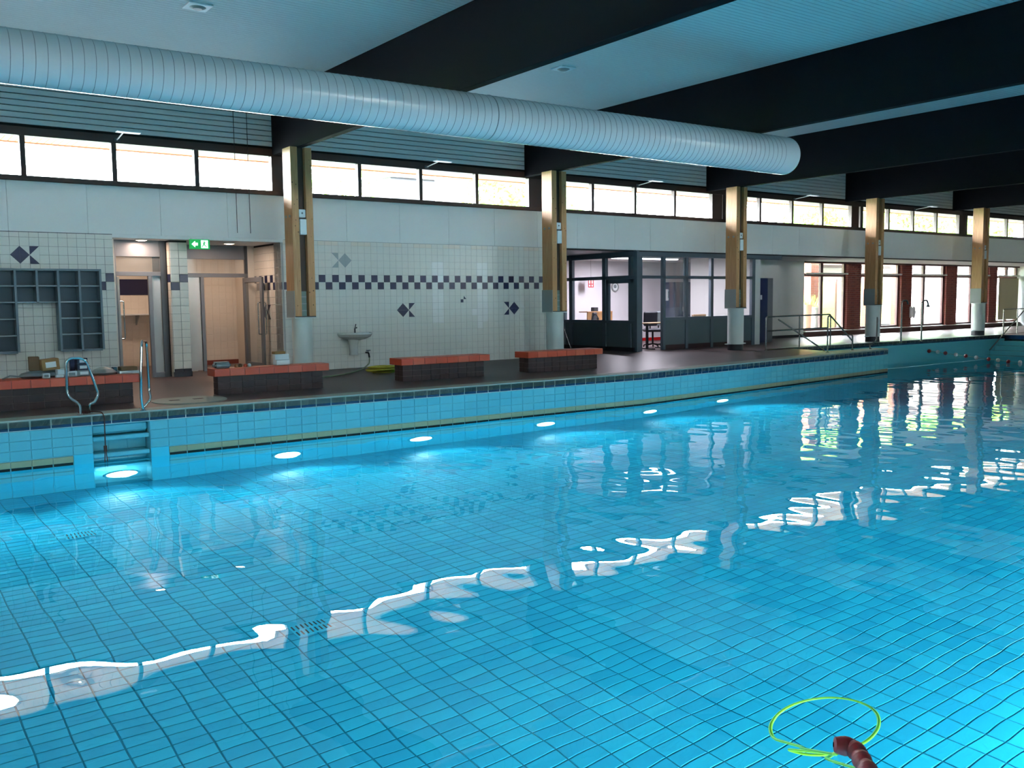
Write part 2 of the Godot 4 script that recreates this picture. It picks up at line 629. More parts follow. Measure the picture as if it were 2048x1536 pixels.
# a fish of half tiles; cx, cy: grid crossing at the middle of the body; dir +1 tail to the right
func fish(owner_: Node3D, xf: Transform3D, cx: int, cy: int, dir: int, dark: String) -> void:
	var s := T - 0.002
	var h := T * 0.5
	for q in [[-1, -1], [0, -1], [-1, 0], [0, 0]]:
		var c := Vector2(cx + q[0] + 0.5, cy + q[1] + 0.5) * T
		var sx := 1.0 if q[0] == -1 else -1.0
		var sy := 1.0 if q[1] == -1 else -1.0
		# dark corner points to the middle of the body
		var a := c + Vector2(sx, sy) * (s * 0.5)
		var b := c + Vector2(-sx, sy) * (s * 0.5)
		var d := c + Vector2(sx, -sy) * (s * 0.5)
		var e := c + Vector2(-sx, -sy) * (s * 0.5)
		part(owner_, "tile_inlay", tri_tile(a, b, d), dark, xf.origin, xf.basis)
		part(owner_, "half_tile", tri_tile(e, b, d), "white_tile", xf.origin, xf.basis)
	for up in [1, -1]:
		var x_in := float(cx + dir)
		var x_out := float(cx + 2 * dir)
		var y_in := float(cy)
		var y_out := float(cy + up)
		var a := Vector2(x_in, y_out) * T
		var b := Vector2(x_out, y_out) * T
		var d := Vector2(x_in, y_in) * T
		var e := Vector2(x_out, y_in) * T
		part(owner_, "tile_inlay", tri_tile(a, b, d), dark, xf.origin, xf.basis)
		part(owner_, "half_tile", tri_tile(e, b, d), "white_tile", xf.origin, xf.basis)

func in_fish(i: int, k: int, cx: int, cy: int, dir: int) -> bool:
	var lo := cx - 1 if dir > 0 else cx - 2
	return i >= lo and i < lo + 3 and k >= cy - 1 and k < cy + 1

const LEFT_X := -4.093      # grid line of the left wall
const REC_L := -3.95        # recess with the two doors
const REC_R := -0.80
const MID_R := 6.12

func build_wall_tiles() -> void:
	# left of the doors
	var wl := struct("wall_north")
	part(wl, "backing", bx(Vector3(HALL_W, -0.1, -0.35), Vector3(REC_L, 2.66, -0.005)), "dark_grout")
	var xf := Transform3D(Basis.IDENTITY, Vector3(LEFT_X, 1.8, 0.0))
	tile_field(wl, xf, -16, 0, -12, 5, func(i, k):
		if in_fish(i, k, -9, 3, 1):
			return ""
		if k == 0 and posmod(i, 2) == 1:
			return "white_tile"
		if (k == 0 and posmod(i, 2) == 0) or (k == -1 and posmod(i, 2) == 1):
			return "navy_tile" if i > -2 else "white_tile"
		return "white_tile", 280, Vector2(-6, 0))
	fish(wl, xf, -9, 3, 1, "navy_tile")
	var edge := tile_mesh(0.140, T - 0.0035)
	for k in range(-12, 5):
		part(wl, "edge_tile", edge, "navy_tile" if k == 0 else "white_tile", Vector3(LEFT_X + 0.0725, 1.8 + (k + 0.5) * T, 0.0))
	var cut := tile_mesh(T - 0.0035, 0.083)
	for i in range(-16, 1):
		part(wl, "cut_tile", cut, "white_tile", Vector3(LEFT_X + (i + 0.5) * T - (0.004 if i == 0 else 0.0), 1.8 + 5 * T + 0.043, 0.0))
	# middle wall with the checker band
	var wm := struct("wall_north_middle")
	part(wm, "backing", bx(Vector3(REC_R, -0.1, -0.35), Vector3(MID_R, 2.66, -0.0035)), "pale_grout")
	var xm := Transform3D(Basis.IDENTITY, Vector3(0.0, 1.8, 0.0))
	tile_field(wm, xm, -5, 40, -12, 5, func(i, k):
		if in_fish(i, k, 4, 3, -1) or in_fish(i, k, 13, -4, 1) or in_fish(i, k, 33, -4, -1):
			return ""
		if (k == 0 and posmod(i, 2) == 0) or (k == -1 and posmod(i, 2) == 1):
			return "violet_tile" if posmod(i * 7 + k * 3, 11) in [4, 6, 9] else "navy_tile"
		if (i in [18, 19] and k >= -6 and k < 3) or (i in [26, 27] and k >= -6 and k < 3) or (i == 25 and k == -5) or (i == 26 and k == -7):
			return "fresh_tile"
		return "white_tile", 280, Vector2(14, -2))
	fish(wm, xm, 4, 3, -1, "grey_tile")
	fish(wm, xm, 13, -4, 1, "navy_tile")
	fish(wm, xm, 33, -4, -1, "navy_tile")
	var at := Vector3(23 * T, 1.8 - 3 * T, 0.001)
	part(wm, "tile_inlay", tile_mesh(0.074, 0.074), "navy_tile", at + Vector3(0.037, 0.037, 0))
	part(wm, "tile_inlay", tri_tile(Vector2(0.075, 0.075), Vector2(0.15, 0.075), Vector2(0.085, 0.15)), "navy_tile", at)
	for i in range(-5, 40):
		part(wm, "cut_tile", cut, "warm_tile" if posmod(i, 5) < 3 else "white_tile", Vector3((i + 0.5) * T, 1.8 + 5 * T + 0.043, 0.0))
	# upper band of pale panels over the whole length, lower over the recess
	var up := struct("wall_north_upper")
	part(up, "backing", bx(Vector3(HALL_W, 2.62, -0.30), Vector3(HALL_E, 3.50, -0.02)), "joint_dark")
	var seams := []
	var x := -5.597 - 1.25 * 8
	while x < HALL_E:
		seams.append(x)
		x += 1.2505
	for i in seams.size() - 1:
		var low := 2.645
		part(up, "panel", bx(Vector3(seams[i] + 0.002, low, -0.03), Vector3(seams[i + 1] - 0.002, 3.495, 0.0), 0.002), "panel_white")
	part(up, "soffit_edge", bx(Vector3(REC_L, 2.585, -0.06), Vector3(REC_R + 0.07, 2.6445, -0.001)), "panel_white")
	# recess of the doors: ceiling, right-hand tiled side wall, floor skirting
	var re := struct("wall_recess")
	part(re, "soffit", bx(Vector3(REC_L - 0.3, 2.585, -1.7), Vector3(REC_R + 0.3, 2.62, -0.06)), "plaster")
	part(re, "backing", bx(Vector3(REC_R + 0.008, -0.1, -1.7), Vector3(REC_R + 0.3, 2.62, -0.36)), "dark_grout")
	var side := Transform3D(Basis(Vector3(0, 0, 1), Vector3.UP, Vector3(-1, 0, 0)), Vector3(REC_R, 1.8, 0.0))
	tile_field(re, side, -10, 0, -12, 5, func(i, k):
		if in_fish(i, k, -6, -4, 1):
			return ""
		if (k == 0 and posmod(i, 2) == 0) or (k == -1 and posmod(i, 2) == 1):
			return "navy_tile"
		return "warm_tile", 300, Vector2(-5, 0))
	fish(re, side, -6, -4, 1, "navy_tile")
	part(re, "left_return", bx(Vector3(REC_L - 0.3, -0.1, -1.7), Vector3(REC_L, 2.62, -0.36)), "warm_tile")
	# tiled pier between the doors
	var pr := struct("wall_pier")
	part(pr, "backing", bx(Vector3(-2.872, -0.0, -1.5), Vector3(-2.548, 2.60, -0.308)), "dark_grout")
	for c in 2:
		for k in range(-12, 5):
			var dark: bool = (k == 0 and c == 1) or (k == -1 and c == 0)
			var low: bool = k == -12
			part(pr, "tile", tile_mesh(0.158, T - 0.0035), "stub_dark" if low else ("navy_tile" if dark else "warm_tile"), Vector3(-2.872 + 0.08 + c * 0.164, 1.8 + (k + 0.5) * T, -0.296))
			if c == 0:
				part(pr, "tile", tile_mesh(0.146, T - 0.0035), "navy_tile" if k == 0 else "warm_tile", Vector3(-2.884, 1.8 + (k + 0.5) * T, -0.385), Basis(Vector3(0, 0, 1), Vector3.UP, Vector3(-1, 0, 0)))
	part(pr, "skirting", bx(Vector3(-2.884, 0.0, -0.46), Vector3(-2.54, 0.10, -0.288), 0.004), "stub_dark")
	# return of the niche beside the office and back walls of the recesses
	var nb := struct("wall_niche")
	part(nb, "return", bx(Vector3(MID_R - 0.2, -0.1, -3.1), Vector3(MID_R, 2.66, -0.35)), "office_panel")
	part(nb, "back", bx(Vector3(MID_R, -0.1, -3.2), Vector3(8.9, 2.66, -3.0)), "office_panel")
	part(nb, "ceiling_soffit", bx(Vector3(MID_R, 2.62, -3.2), Vector3(15.0, 2.66, -0.3)), "alu_grey")
	var wb := struct("wall_back")
	part(wb, "plaster", bx(Vector3(14.2, -0.1, BACK_Z - 0.3), Vector3(19.2, 2.66, BACK_Z)), "plaster")
	part(wb, "soffit", bx(Vector3(15.0, 2.62, BACK_Z - 0.3), Vector3(HALL_E, 2.66, -0.3)), "plaster")
	part(wb, "skirting", bx(Vector3(14.2, 0.0, BACK_Z), Vector3(19.2, 0.09, BACK_Z + 0.02)), "stub_dark")

# ------------------------------------------------------------ clerestory
const BAYS := [[-9.16, -0.916, 5.63], [-0.47, 5.443, 0], [6.0, 11.84, 0], [12.42, 18.36, 0], [19.0, 24.907, 0], [25.48, 31.4, 0], [32.0, 34.5, 0]]

func build_clerestory() -> void:
	var bd := struct("wall_north_cladding")
	var wall_top := CEIL
	for n in BAYS.size():
		var b: Array = BAYS[n]
		var x0: float = b[0]
		var x1: float = b[1]
		var win := struct("window_%d" % (n + 1))
		var panes := 4
		if n == 0:
			x0 = -0.916 - 1.4625 * 6
			panes = 6
		elif n == BAYS.size() - 1:
			panes = 2
		var step := (x1 - x0) / panes
		# frame: sill, head, uprights
		part(win, "sill", bx(Vector3(x0 - 0.35, 3.50, -0.22), Vector3(x1 + 0.45, 3.585, 0.03), 0.004), "frame_brown")
		part(win, "head", bx(Vector3(x0 - 0.35, 4.255, -0.16), Vector3(x1 + 0.45, 4.40, -0.02), 0.004), "frame_brown")
		for i in panes + 1:
			var xx := x0 + i * step
			if i == panes:
				part(win, "jamb", bx(Vector3(xx, 3.585, -0.16), Vector3(xx + 0.40, 4.255, -0.03)), "frame_brown")
			elif i == 0:
				part(win, "jamb", bx(Vector3(xx - 0.15, 3.585, -0.16), Vector3(xx, 4.255, -0.03)), "frame_brown")
			else:
				part(win, "mullion", bx(Vector3(xx - 0.042, 3.585, -0.15), Vector3(xx + 0.042, 4.255, -0.03), 0.005), "frame_brown")
			if i < panes:
				part(win, "pane", bx(Vector3(xx, 3.585, -0.10), Vector3(xx + step, 4.255, -0.094)), "glass")
		# horizontal boards above the window
		var a0 := x0 - 0.35
		var a1 := x1 + 0.47
		part(bd, "backing", bx(Vector3(a0, 4.40, -0.25), Vector3(a1, wall_top + 0.1, -0.055)), "slat_back")
		var y := 4.445
		while y < wall_top - 0.02:
			part(bd, "board", bx(Vector3(a0 + 0.02, y, -0.05), Vector3(a1 - 0.02, minf(y + 0.086, wall_top), 0.0), 0.006), "slat")
			y += 0.1

# ------------------------------------------------------------ pool
func wall_tiles_row(owner_: Node3D, xf: Transform3D, n: int, pitch: float, y: float, h: float, mats: Array, called: String, gap := 0.008, skip := []) -> void:
	var mesh := tile_mesh(pitch - gap, h - gap * 0.9, 0.014, 0.004)
	for i in n:
		var xc := (i + 0.5) * pitch
		var out := false
		for s in skip:
			if xc > s[0] and xc < s[1]:
				out = true
		if not out:
			part(owner_, called, mesh, mats[posmod(i * 5 + int(-y * 37.0), 7) % mats.size()], xf * Vector3(xc, y, 0.0), xf.basis)

const NICHE := [-5.35, -4.60]

func build_pool() -> void:
	# long far wall, first straight part (from the west end to the kink)
	var x_start := 4.90 - 0.25 * 53
	var w1 := struct("wall_pool_north")
	var z0 := KINK.y
	part(w1, "backing", bx(Vector3(POOL_W, BED, z0 - 0.3), Vector3(NICHE[0], -0.1, z0 - 0.012)), "pool_grout")
	part(w1, "backing", bx(Vector3(NICHE[1], BED, z0 - 0.3), Vector3(KINK.x, -0.1, z0 - 0.012)), "pool_grout")
	part(w1, "backing", bx(Vector3(NICHE[0], BED, z0 - 0.5), Vector3(NICHE[1], -0.24, z0 - 0.26)), "pool_tile")
	part(w1, "backing", bx(Vector3(NICHE[0], -0.24, z0 - 0.3), Vector3(NICHE[1], -0.1, z0 - 0.012)), "pool_grout")
	part(w1, "grout_strip", bx(Vector3(POOL_W, -0.236, z0 - 0.02), Vector3(KINK.x, -0.088, z0 - 0.0045)), "lip_grout")
	var xf := Transform3D(Basis.IDENTITY, Vector3(x_start, 0.0, z0))
	pool_face(w1, xf, 53, 0.25, NICHE)
	# three recessed steps of the ladder niche
	for s in 4:
		var y := -0.40 - 0.23 * s
		part(w1, "niche_step", bx(Vector3(NICHE[0] + 0.004, y - 0.06, z0 - 0.26), Vector3(NICHE[1] - 0.004, y, z0 - 0.03), 0.01), "pool_tile_b")
		for c in 3:
			part(w1, "tile", tile_mesh(0.242, 0.15), "pool_tile_b", Vector3(NICHE[0] + 0.125 + c * 0.25, y + 0.085, z0 - 0.252))
	part(w1, "niche_cove", bx(Vector3(NICHE[0], -0.38, z0 - 0.26), Vector3(NICHE[1], -0.236, z0 - 0.10), 0.03), "pool_tile")
	# second part, turned away from the hall's axis
	var w2 := struct("wall_pool_northeast")
	var d := TIP - KINK
	var len_ := d.length()
	var e := Vector3(d.x, 0, d.y).normalized()
	var n := Vector3(-e.z, 0, e.x)
	var xf2 := Transform3D(Basis(e, Vector3.UP, n), Vector3(KINK.x, 0.0, KINK.y))
	var st := new_st()
	box(st, Vector3(0, BED, -0.3), Vector3(len_, -0.1, -0.012), 0.0, xf2)
	part(w2, "backing", st.commit(), "pool_grout")
	st = new_st()
	box(st, Vector3(0, -0.236, -0.02), Vector3(len_, -0.088, -0.0045), 0.0, xf2)
	part(w2, "grout_strip", st.commit(), "lip_grout")
	pool_face(w2, xf2, 43, len_ / 43.0, [99.0, 99.0])
	# end face of the tongue and the stepped bay behind it
	var w3 := struct("wall_pool_bay")
	part(w3, "tongue_end", bx(Vector3(TIP.x - 0.3, BED, 2.72), Vector3(TIP.x, -0.075, TIP.y)), "pool_tile")
	part(w3, "tongue_side", bx(Vector3(13.35, BED, 2.72), Vector3(TIP.x - 0.3, -0.075, 2.9)), "pool_tile")
	part(w3, "backing", bx(Vector3(13.35, BED, BAY_Z - 0.3), Vector3(POOL_E, -0.035, BAY_Z - 0.012)), "pool_tile")
	var bayf := Transform3D(Basis.IDENTITY, Vector3(13.35, 0.0, BAY_Z))
	wall_tiles_row(w3, bayf, 49, 0.253, -0.105, 0.13, ["lip_tile", "lip_tile_b"], "lip_tile")
	for s in 5:
		part(w3, "bay_step", bx(Vector3(13.0, -0.5 - s * 0.22 - 0.2, BAY_Z), Vector3(13.4 + 0.42 * s, -0.22 - s * 0.22, 2.72), 0.01), "pool_tile_b")
	# far end with its flight of steps
	var w4 := struct("wall_pool_east")
	part(w4, "backing", bx(Vector3(POOL_E, BED, BAY_Z), Vector3(POOL_E + 0.3, -0.05, POOL_S)), "pool_tile")
	for s in 4:
		part(w4, "step", bx(Vector3(25.38 - 0.33 * s, BED, BAY_Z), Vector3(POOL_E - 0.33 * s + 0.3, -0.25 - 0.155 * s, 12.0), 0.01), "pool_tile_b")
	part(w4, "lip_tile", bx(Vector3(POOL_E - 0.012, -0.19, BAY_Z), Vector3(POOL_E, -0.06, POOL_S)), "lip_tile")
	var w5 := struct("wall_pool_west")
	part(w5, "backing", bx(Vector3(POOL_W - 0.3, BED, 4.0), Vector3(POOL_W, -0.1, POOL_S + 0.3)), "pool_tile")
	var w6 := struct("wall_pool_south")
	part(w6, "backing", bx(Vector3(POOL_W, BED, POOL_S), Vector3(POOL_E, -0.4, POOL_S + 0.3)), "pool_tile")
	# bed: tiles 25 x 12.5 cm, the nearest ones singly
	var bed := struct("floor_pool")
	part(bed, "grout_bed", bx(Vector3(POOL_W, BED - 0.3, BAY_Z), Vector3(POOL_E, BED - 0.006, POOL_S)), "bed_grout")
	var tw := 0.25
	var th := 0.125
	var mesh := tile_mesh(tw - 0.011, th - 0.011, 0.008, 0.003)
	var flat := Basis(Vector3.RIGHT, -PI / 2.0)
	var bm := ["bed_tile", "bed_tile_b", "bed_tile_c"]
	var cells := []
	for i in 153:
		for k in 125:
			var c := Vector3(POOL_W + (i + 0.5) * tw, BED, POOL_S - (k + 0.5) * th)
			var edge := KINK.y if c.x < KINK.x else lerpf(KINK.y, TIP.y, (c.x - KINK.x) / (TIP.x - KINK.x))
			if c.x > TIP.x:
				edge = BAY_Z
			if c.z < edge:
				continue
			var rel := cam_basis.inverse() * (c + Vector3(0, 0.55, 0) - EYE)
			var seen := rel.z < 0.0 and absf(rel.x / rel.z) < 1024.0 / F * 0.99 and absf(rel.y / rel.z) < 768.0 / F * 0.99
			cells.append([rel.length() + (0.0 if seen else 1000.0), c, bm[(i * 31 + k * 17 + (i * k) % 5) % 3]])
	cells.sort_custom(func(a, b): return a[0] < b[0])
	var rest := {}
	for j in cells.size():
		if j < 300:
			part(bed, "tile", mesh, cells[j][2], cells[j][1], flat)
		else:
			if not rest.has(cells[j][2]):
				rest[cells[j][2]] = []
			rest[cells[j][2]].append(Transform3D(flat, cells[j][1]))
	for m in rest:
		var mm := MultiMesh.new()
		mm.transform_format = MultiMesh.TRANSFORM_3D
		mm.mesh = mesh
		mm.instance_count = rest[m].size()
		for j in rest[m].size():
			mm.set_instance_transform(j, rest[m][j])
		var mi := MultiMeshInstance3D.new()
		mi.name = "tiles"
		mi.multimesh = mm
		mi.material_override = M[m]
		mi.set_meta("kind", "stuff")
		bed.add_child(mi, true)
	# lamps under water
	var lx := [-7.45, -5.01, -2.61, -0.25, 2.40]
	for x in lx:
		pool_lamp(Vector3(x, -1.76, z0), Vector3(0, 0, 1))
	for x in [0.20, 2.70]:
		pool_lamp(xf2 * Vector3(x + 0.0, -1.74, 0.0), n)
	for x in [-5.0, -2.0, 1.0, 4.0, 7.5]:
		pool_lamp(Vector3(x, -1.76, POOL_S), Vector3(0, 0, -1))

func pool_face(o: Node3D, xf: Transform3D, n: int, pitch: float, skip: Array) -> void:
	# lip row, three pale rows, the beige grip rail over its dark slot, plain tiles under water
	var k := [skip[0] - xf.origin.x, skip[1] - xf.origin.x]
	var wide := [k[0] - 0.24, k[1] + 0.26]
	wall_tiles_row(o, xf, n, pitch, -0.165, 0.128, ["lip_tile", "lip_tile_b"], "lip_tile", 0.011)
	for r in 3:
		wall_tiles_row(o, xf, n, pitch, -0.297 - 0.126 * r, 0.126, ["pool_tile", "pool_tile_b"], "tile", 0.005, [k])
	wall_tiles_row(o, xf, n, pitch, -0.665, 0.085, ["grip_beige"], "grip_tile", 0.003, [wide])
	var low := new_st()
	var slot := new_st()
	var shade_strip := new_st()
	for i in n:
		var xc := (i + 0.5) * pitch
		if xc > k[0] and xc < k[1]:
			continue
		if xc > wide[0] and xc < wide[1]:
			box(low, Vector3(xc - pitch * 0.5 + 0.002, -0.98, -0.012), Vector3(xc + pitch * 0.5 - 0.002, -0.612, 0.0), 0.002, xf)
		else:
			box(slot, Vector3(xc - pitch * 0.5 + 0.008, -0.742, -0.012), Vector3(xc + pitch * 0.5 - 0.008, -0.709, 0.001), 0.0, xf)
			box(low, Vector3(xc - pitch * 0.5 + 0.002, -0.98, -0.012), Vector3(xc + pitch * 0.5 - 0.002, -0.744, 0.0), 0.002, xf)
			box(shade_strip, Vector3(xc - pitch * 0.5, -1.20, -0.012), Vector3(xc + pitch * 0.5, -1.13, 0.002), 0.0, xf)  # flat darker strip: shade of a groove drawn in colour, nothing is recessed
		for r in 11:
			var y := -0.985 - 0.133 * r
			box(low, Vector3(xc - pitch * 0.5 + 0.003, y - 0.130, -0.012), Vector3(xc + pitch * 0.5 - 0.003, y, 0.0), 0.002, xf)
	var a := part(o, "slot", slot.commit(), "slot_dark")
	a.set_meta("kind", "stuff")
	part(o, "groove_shade", shade_strip.commit(), "bed_grout").set_meta("kind", "stuff")
	var b := part(o, "tiles", low.commit(), "bed_tile_b")
	b.set_meta("kind", "stuff")

func pool_lamp(at: Vector3, towards: Vector3) -> void:
	var back := -towards
	var side := Vector3.UP.cross(back).normalized()
	var basis_ := Basis(side, towards, side.cross(towards))   # local y looks into the pool
	var t := thing("pool_lamp", "round underwater lamp glowing white in the " + ("long pool wall below the benches" if towards.z > 0.0 else "pool wall facing the benches"), "lamp", at, "underwater lamps of the " + ("far" if towards.z > 0.0 else "near") + " wall")
	t.basis = basis_
	var st := new_st()
	lathe(st, [Vector2(0.25, 0.0), Vector2(0.25, 0.03), Vector2(0.235, 0.04), Vector2(0.21, 0.04), Vector2(0.21, 0.0)], 28)
	part(t, "rim", st.commit(), "chrome")
	st = new_st()
	lathe(st, [Vector2(0.21, 0.012), Vector2(0.15, 0.022), Vector2(0.07, 0.027), Vector2(0.0001, 0.029)], 28)
	part(t, "lens", st.commit(), "lamp_under")
	spot(at + towards * 0.10, towards + Vector3(0, -0.16, 0), Color(0.93, 0.98, 1.0), LAMP_ENERGY, 58.0, 0.12)

const LAMP_ENERGY := 17.5

func wave(x: float, z: float) -> float:
	var h := 0.0
	for w in waves:
		h += w[2] * sin(x * w[0] + z * w[1] + w[3])
	return h

var waves := []

func build_water() -> void:
	var r := RandomNumberGenerator.new()
	r.seed = 21
	for i in 22:
		var len_ := 0.32 * pow(1.17, i) * r.randf_range(0.85, 1.15)
		var a := r.randf_range(0.0, TAU)
		var k := TAU / len_
		waves.append([cos(a) * k, sin(a) * k, WAVE * len_ / TAU * (1.0 if len_ < 1.6 else 0.55) * (0.5 if len_ > 3.0 else 1.0), r.randf_range(0, TAU)])
	var st := new_st()
	var s := 0.06
	var nx := int((POOL_E - POOL_W) / s)
	var nz := int((POOL_S - BAY_Z) / s)
	var sx := (POOL_E - POOL_W) / nx
	var sz := (POOL_S - BAY_Z) / nz
	var pts := PackedVector3Array()
	var nor := PackedVector3Array()
	pts.resize((nx + 1) * (nz + 1))
	nor.resize((nx + 1) * (nz + 1))
	for k in nz + 1:
		for i in nx + 1:
			var x := POOL_W + i * sx
			var z := BAY_Z + k * sz
			var h := 0.0
			var gx := 0.0
			var gz := 0.0
			for w in waves:
				var ph: float = x * w[0] + z * w[1] + w[3]
				h += w[2] * sin(ph)
				var c: float = w[2] * cos(ph)
				gx += c * w[0]
				gz += c * w[1]
			pts[k * (nx + 1) + i] = Vector3(x, WATER + h, z)
			nor[k * (nx + 1) + i] = Vector3(-gx, 1.0, -gz).normalized()
	var idx := PackedInt32Array()
	for k in nz:
		for i in nx:
			var x := POOL_W + (i + 0.5) * sx
			var z := BAY_Z + (k + 0.5) * sz
			var edge := KINK.y if x < KINK.x else lerpf(KINK.y, TIP.y, (x - KINK.x) / (TIP.x - KINK.x))
			if x > 13.35:
				edge = BAY_Z
			if z < edge - 0.25:
				continue
			var a := k * (nx + 1) + i
			var b := a + 1
			var c := a + nx + 1
			var d := c + 1
			idx.append_array([a, b, c, b, d, c])
	var arr := []
	arr.resize(Mesh.ARRAY_MAX)
	arr[Mesh.ARRAY_VERTEX] = pts
	arr[Mesh.ARRAY_NORMAL] = nor
	arr[Mesh.ARRAY_INDEX] = idx
	var am := ArrayMesh.new()
	am.add_surface_from_arrays(Mesh.PRIMITIVE_TRIANGLES, arr)
	solo("pool_water", am, "water", "clear turquoise rippling water filling the swimming pool", "water", Vector3.ZERO, "", "stuff")

const WAVE := 0.0038

# ------------------------------------------------------------ beams and columns
func build_beams_and_columns() -> void:
	var where := ["over the column beside the two doors", "over the column between tiled wall and office", "over the column in front of the office", "over the column by the first brick pier", "over the column by the third brick pier", "beyond the last visible column"]
	for i in COLS.size():
		var x: float = COLS[i]
		var ylow: float = [4.275, 4.28, 4.31, 4.36, 4.38, 4.39][i]
		var b := thing("roof_beam", "deep dark brown roof beam spanning the pool " + where[i], "beam", Vector3(x, ylow, 0.0), "dark roof beams", "thing")
		part(b, "beam_body", bx(Vector3(-0.0725, 0.0, 0.0), Vector3(0.0725, CEIL - ylow, HALL_S - 0.01), 0.006), "beam_paint")
		if i < 5:
			column(i, x, ylow)

func column(i: int, x: float, top: float) -> void:
	var what: String = ["standing behind a bench next to the open glass door", "at the end of the checker-tiled wall", "in front of the glazed office", "before the first wide window", "before the third wide window"][i]
	var zc := 1.015
	var zf := 1.20
	var zb := 0.83
	var c := thing("timber_column", "twin pine column on white post " + what, "column", Vector3(x, deck_y(zc), zc), "twin timber columns along the wall", "thing")
	var o := Vector3(-x, -deck_y(zc), -zc)
	var hw := 0.2125
	var low := 1.108
	for s in [-1.0, 1.0]:
		var a: float = s * hw
		var b: float = s * (hw - 0.14)
		var t := part(c, "timber", bx(Vector3(x + minf(a, b), low + 0.02, zb), Vector3(x + maxf(a, b), top, zf), 0.006), "timber", o)
		for k in 9:
			var st := new_st()
			var kr := rng.randf_range(0.006, 0.014)
			var ky := rng.randf_range(low + 0.1, top - 0.1)
			lathe(st, [Vector2(kr, 0.0), Vector2(kr * 0.7, 0.0016), Vector2(0.0001, 0.002)], 10, Transform3D(Basis(Vector3.RIGHT, PI / 2.0), Vector3(x + s * (hw - rng.randf_range(0.02, 0.12)), ky, zf)))
			part(t, "knot", st.commit(), "knot")
		if s < 0.0:
			for k in 2:
				var st := new_st()
				lathe(st, [Vector2(0.026, 0.0), Vector2(0.026, 0.012), Vector2(0.0001, 0.016)], 12, Transform3D(Basis(Vector3.FORWARD, -PI / 2.0).rotated(Vector3.UP, 0.0), Vector3(x - hw, 3.0, zb + 0.10 + 0.17 * k)))
				part(t, "bolt", st.commit(), "steel_grey")
	part(c, "web", bx(Vector3(x - 0.074, 1.60, zb + 0.03), Vector3(x + 0.074, top, zf - 0.09)), "timber_web", o)
	part(c, "gusset", bx(Vector3(x - 0.05, low + 0.02, zb + 0.03), Vector3(x + 0.05, 1.60, zf - 0.06), 0.004), "steel_green", o)
	for k in 3:
		part(c, "gusset_rib", bx(Vector3(x - 0.05, low + 0.12 + 0.13 * k, zf - 0.06), Vector3(x + 0.05, low + 0.135 + 0.13 * k, zf - 0.05)), "steel_grey", o)
	part(c, "side_plate", bx(Vector3(x - hw - 0.012, low, zb - 0.01), Vector3(x - hw, 1.61, zf + 0.005), 0.002), "steel_grey", o)
	part(c, "shoe_plate", bx(Vector3(x - hw - 0.012, low - 0.015, zb - 0.01), Vector3(x + hw + 0.012, low + 0.004, zf + 0.01), 0.003), "pipe_white", o)
	part(c, "shoe_gap", bx(Vector3(x - hw + 0.002, low + 0.004, zf - 0.02), Vector3(x + hw - 0.002, low + 0.022, zf - 0.004)), "black", o)
	# round post
	var st := new_st()
	var base := deck_y(zc)
	var r: float = [0.19, 0.20, 0.215, 0.22, 0.22][i]
	var foot: float = 0.16 if i >= 2 else 0.0
	lathe(st, [Vector2(r, base + foot), Vector2(r, low - 0.014)], 32, Transform3D(Basis.IDENTITY, Vector3(x, 0, zc)))
	part(c, "post", st.commit(), "pipe_white", o)
	if i >= 2:
		st = new_st()
		lathe(st, [Vector2(r * 0.97, base), Vector2(r * 0.97, base + foot)], 28, Transform3D(Basis.IDENTITY, Vector3(x, 0, zc)))
		part(c, "post_foot", st.commit(), "stub_dark", o)
		part(c, "flange", bx(Vector3(x - 0.40, base + foot - 0.005, zc - 0.03), Vector3(x + 0.40, base + foot + 0.025, zc + 0.03), 0.004), "pipe_white", o)
	# call box and loudspeaker strip in the gap between the timbers
	var bs: float = [0.0, 0.0, -0.02, -0.03, -0.03][i]
	var b1 := part(c, "call_box", bx(Vector3(x - 0.066, 2.98 + bs, zf - 0.10), Vector3(x + 0.066, 3.13 + bs, zf - 0.02), 0.006), "box_white", o)
	st = new_st()
	lathe(st, [Vector2(0.018, 0.0), Vector2(0.018, 0.006), Vector2(0.0001, 0.008)], 12, Transform3D(Basis(Vector3.RIGHT, PI / 2.0), Vector3(x, 3.06 + bs, zf - 0.02)))
	part(b1, "button", st.commit(), "alu_grey")
	part(c, "terminal_box", bx(Vector3(x - 0.055, 2.66 + bs, zf - 0.10), Vector3(x + 0.075, 2.95 + bs, zf - 0.0), 0.006), "box_white", o)
	part(c, "box_shelf", bx(Vector3(x - 0.07, 2.955 + bs, zf - 0.10), Vector3(x + 0.07, 2.972 + bs, zf - 0.02)), "black", o)

# ------------------------------------------------------------ duct
func duct_r(x: float) -> float:
	return 0.297 + 0.0042 * (x + 1.3)

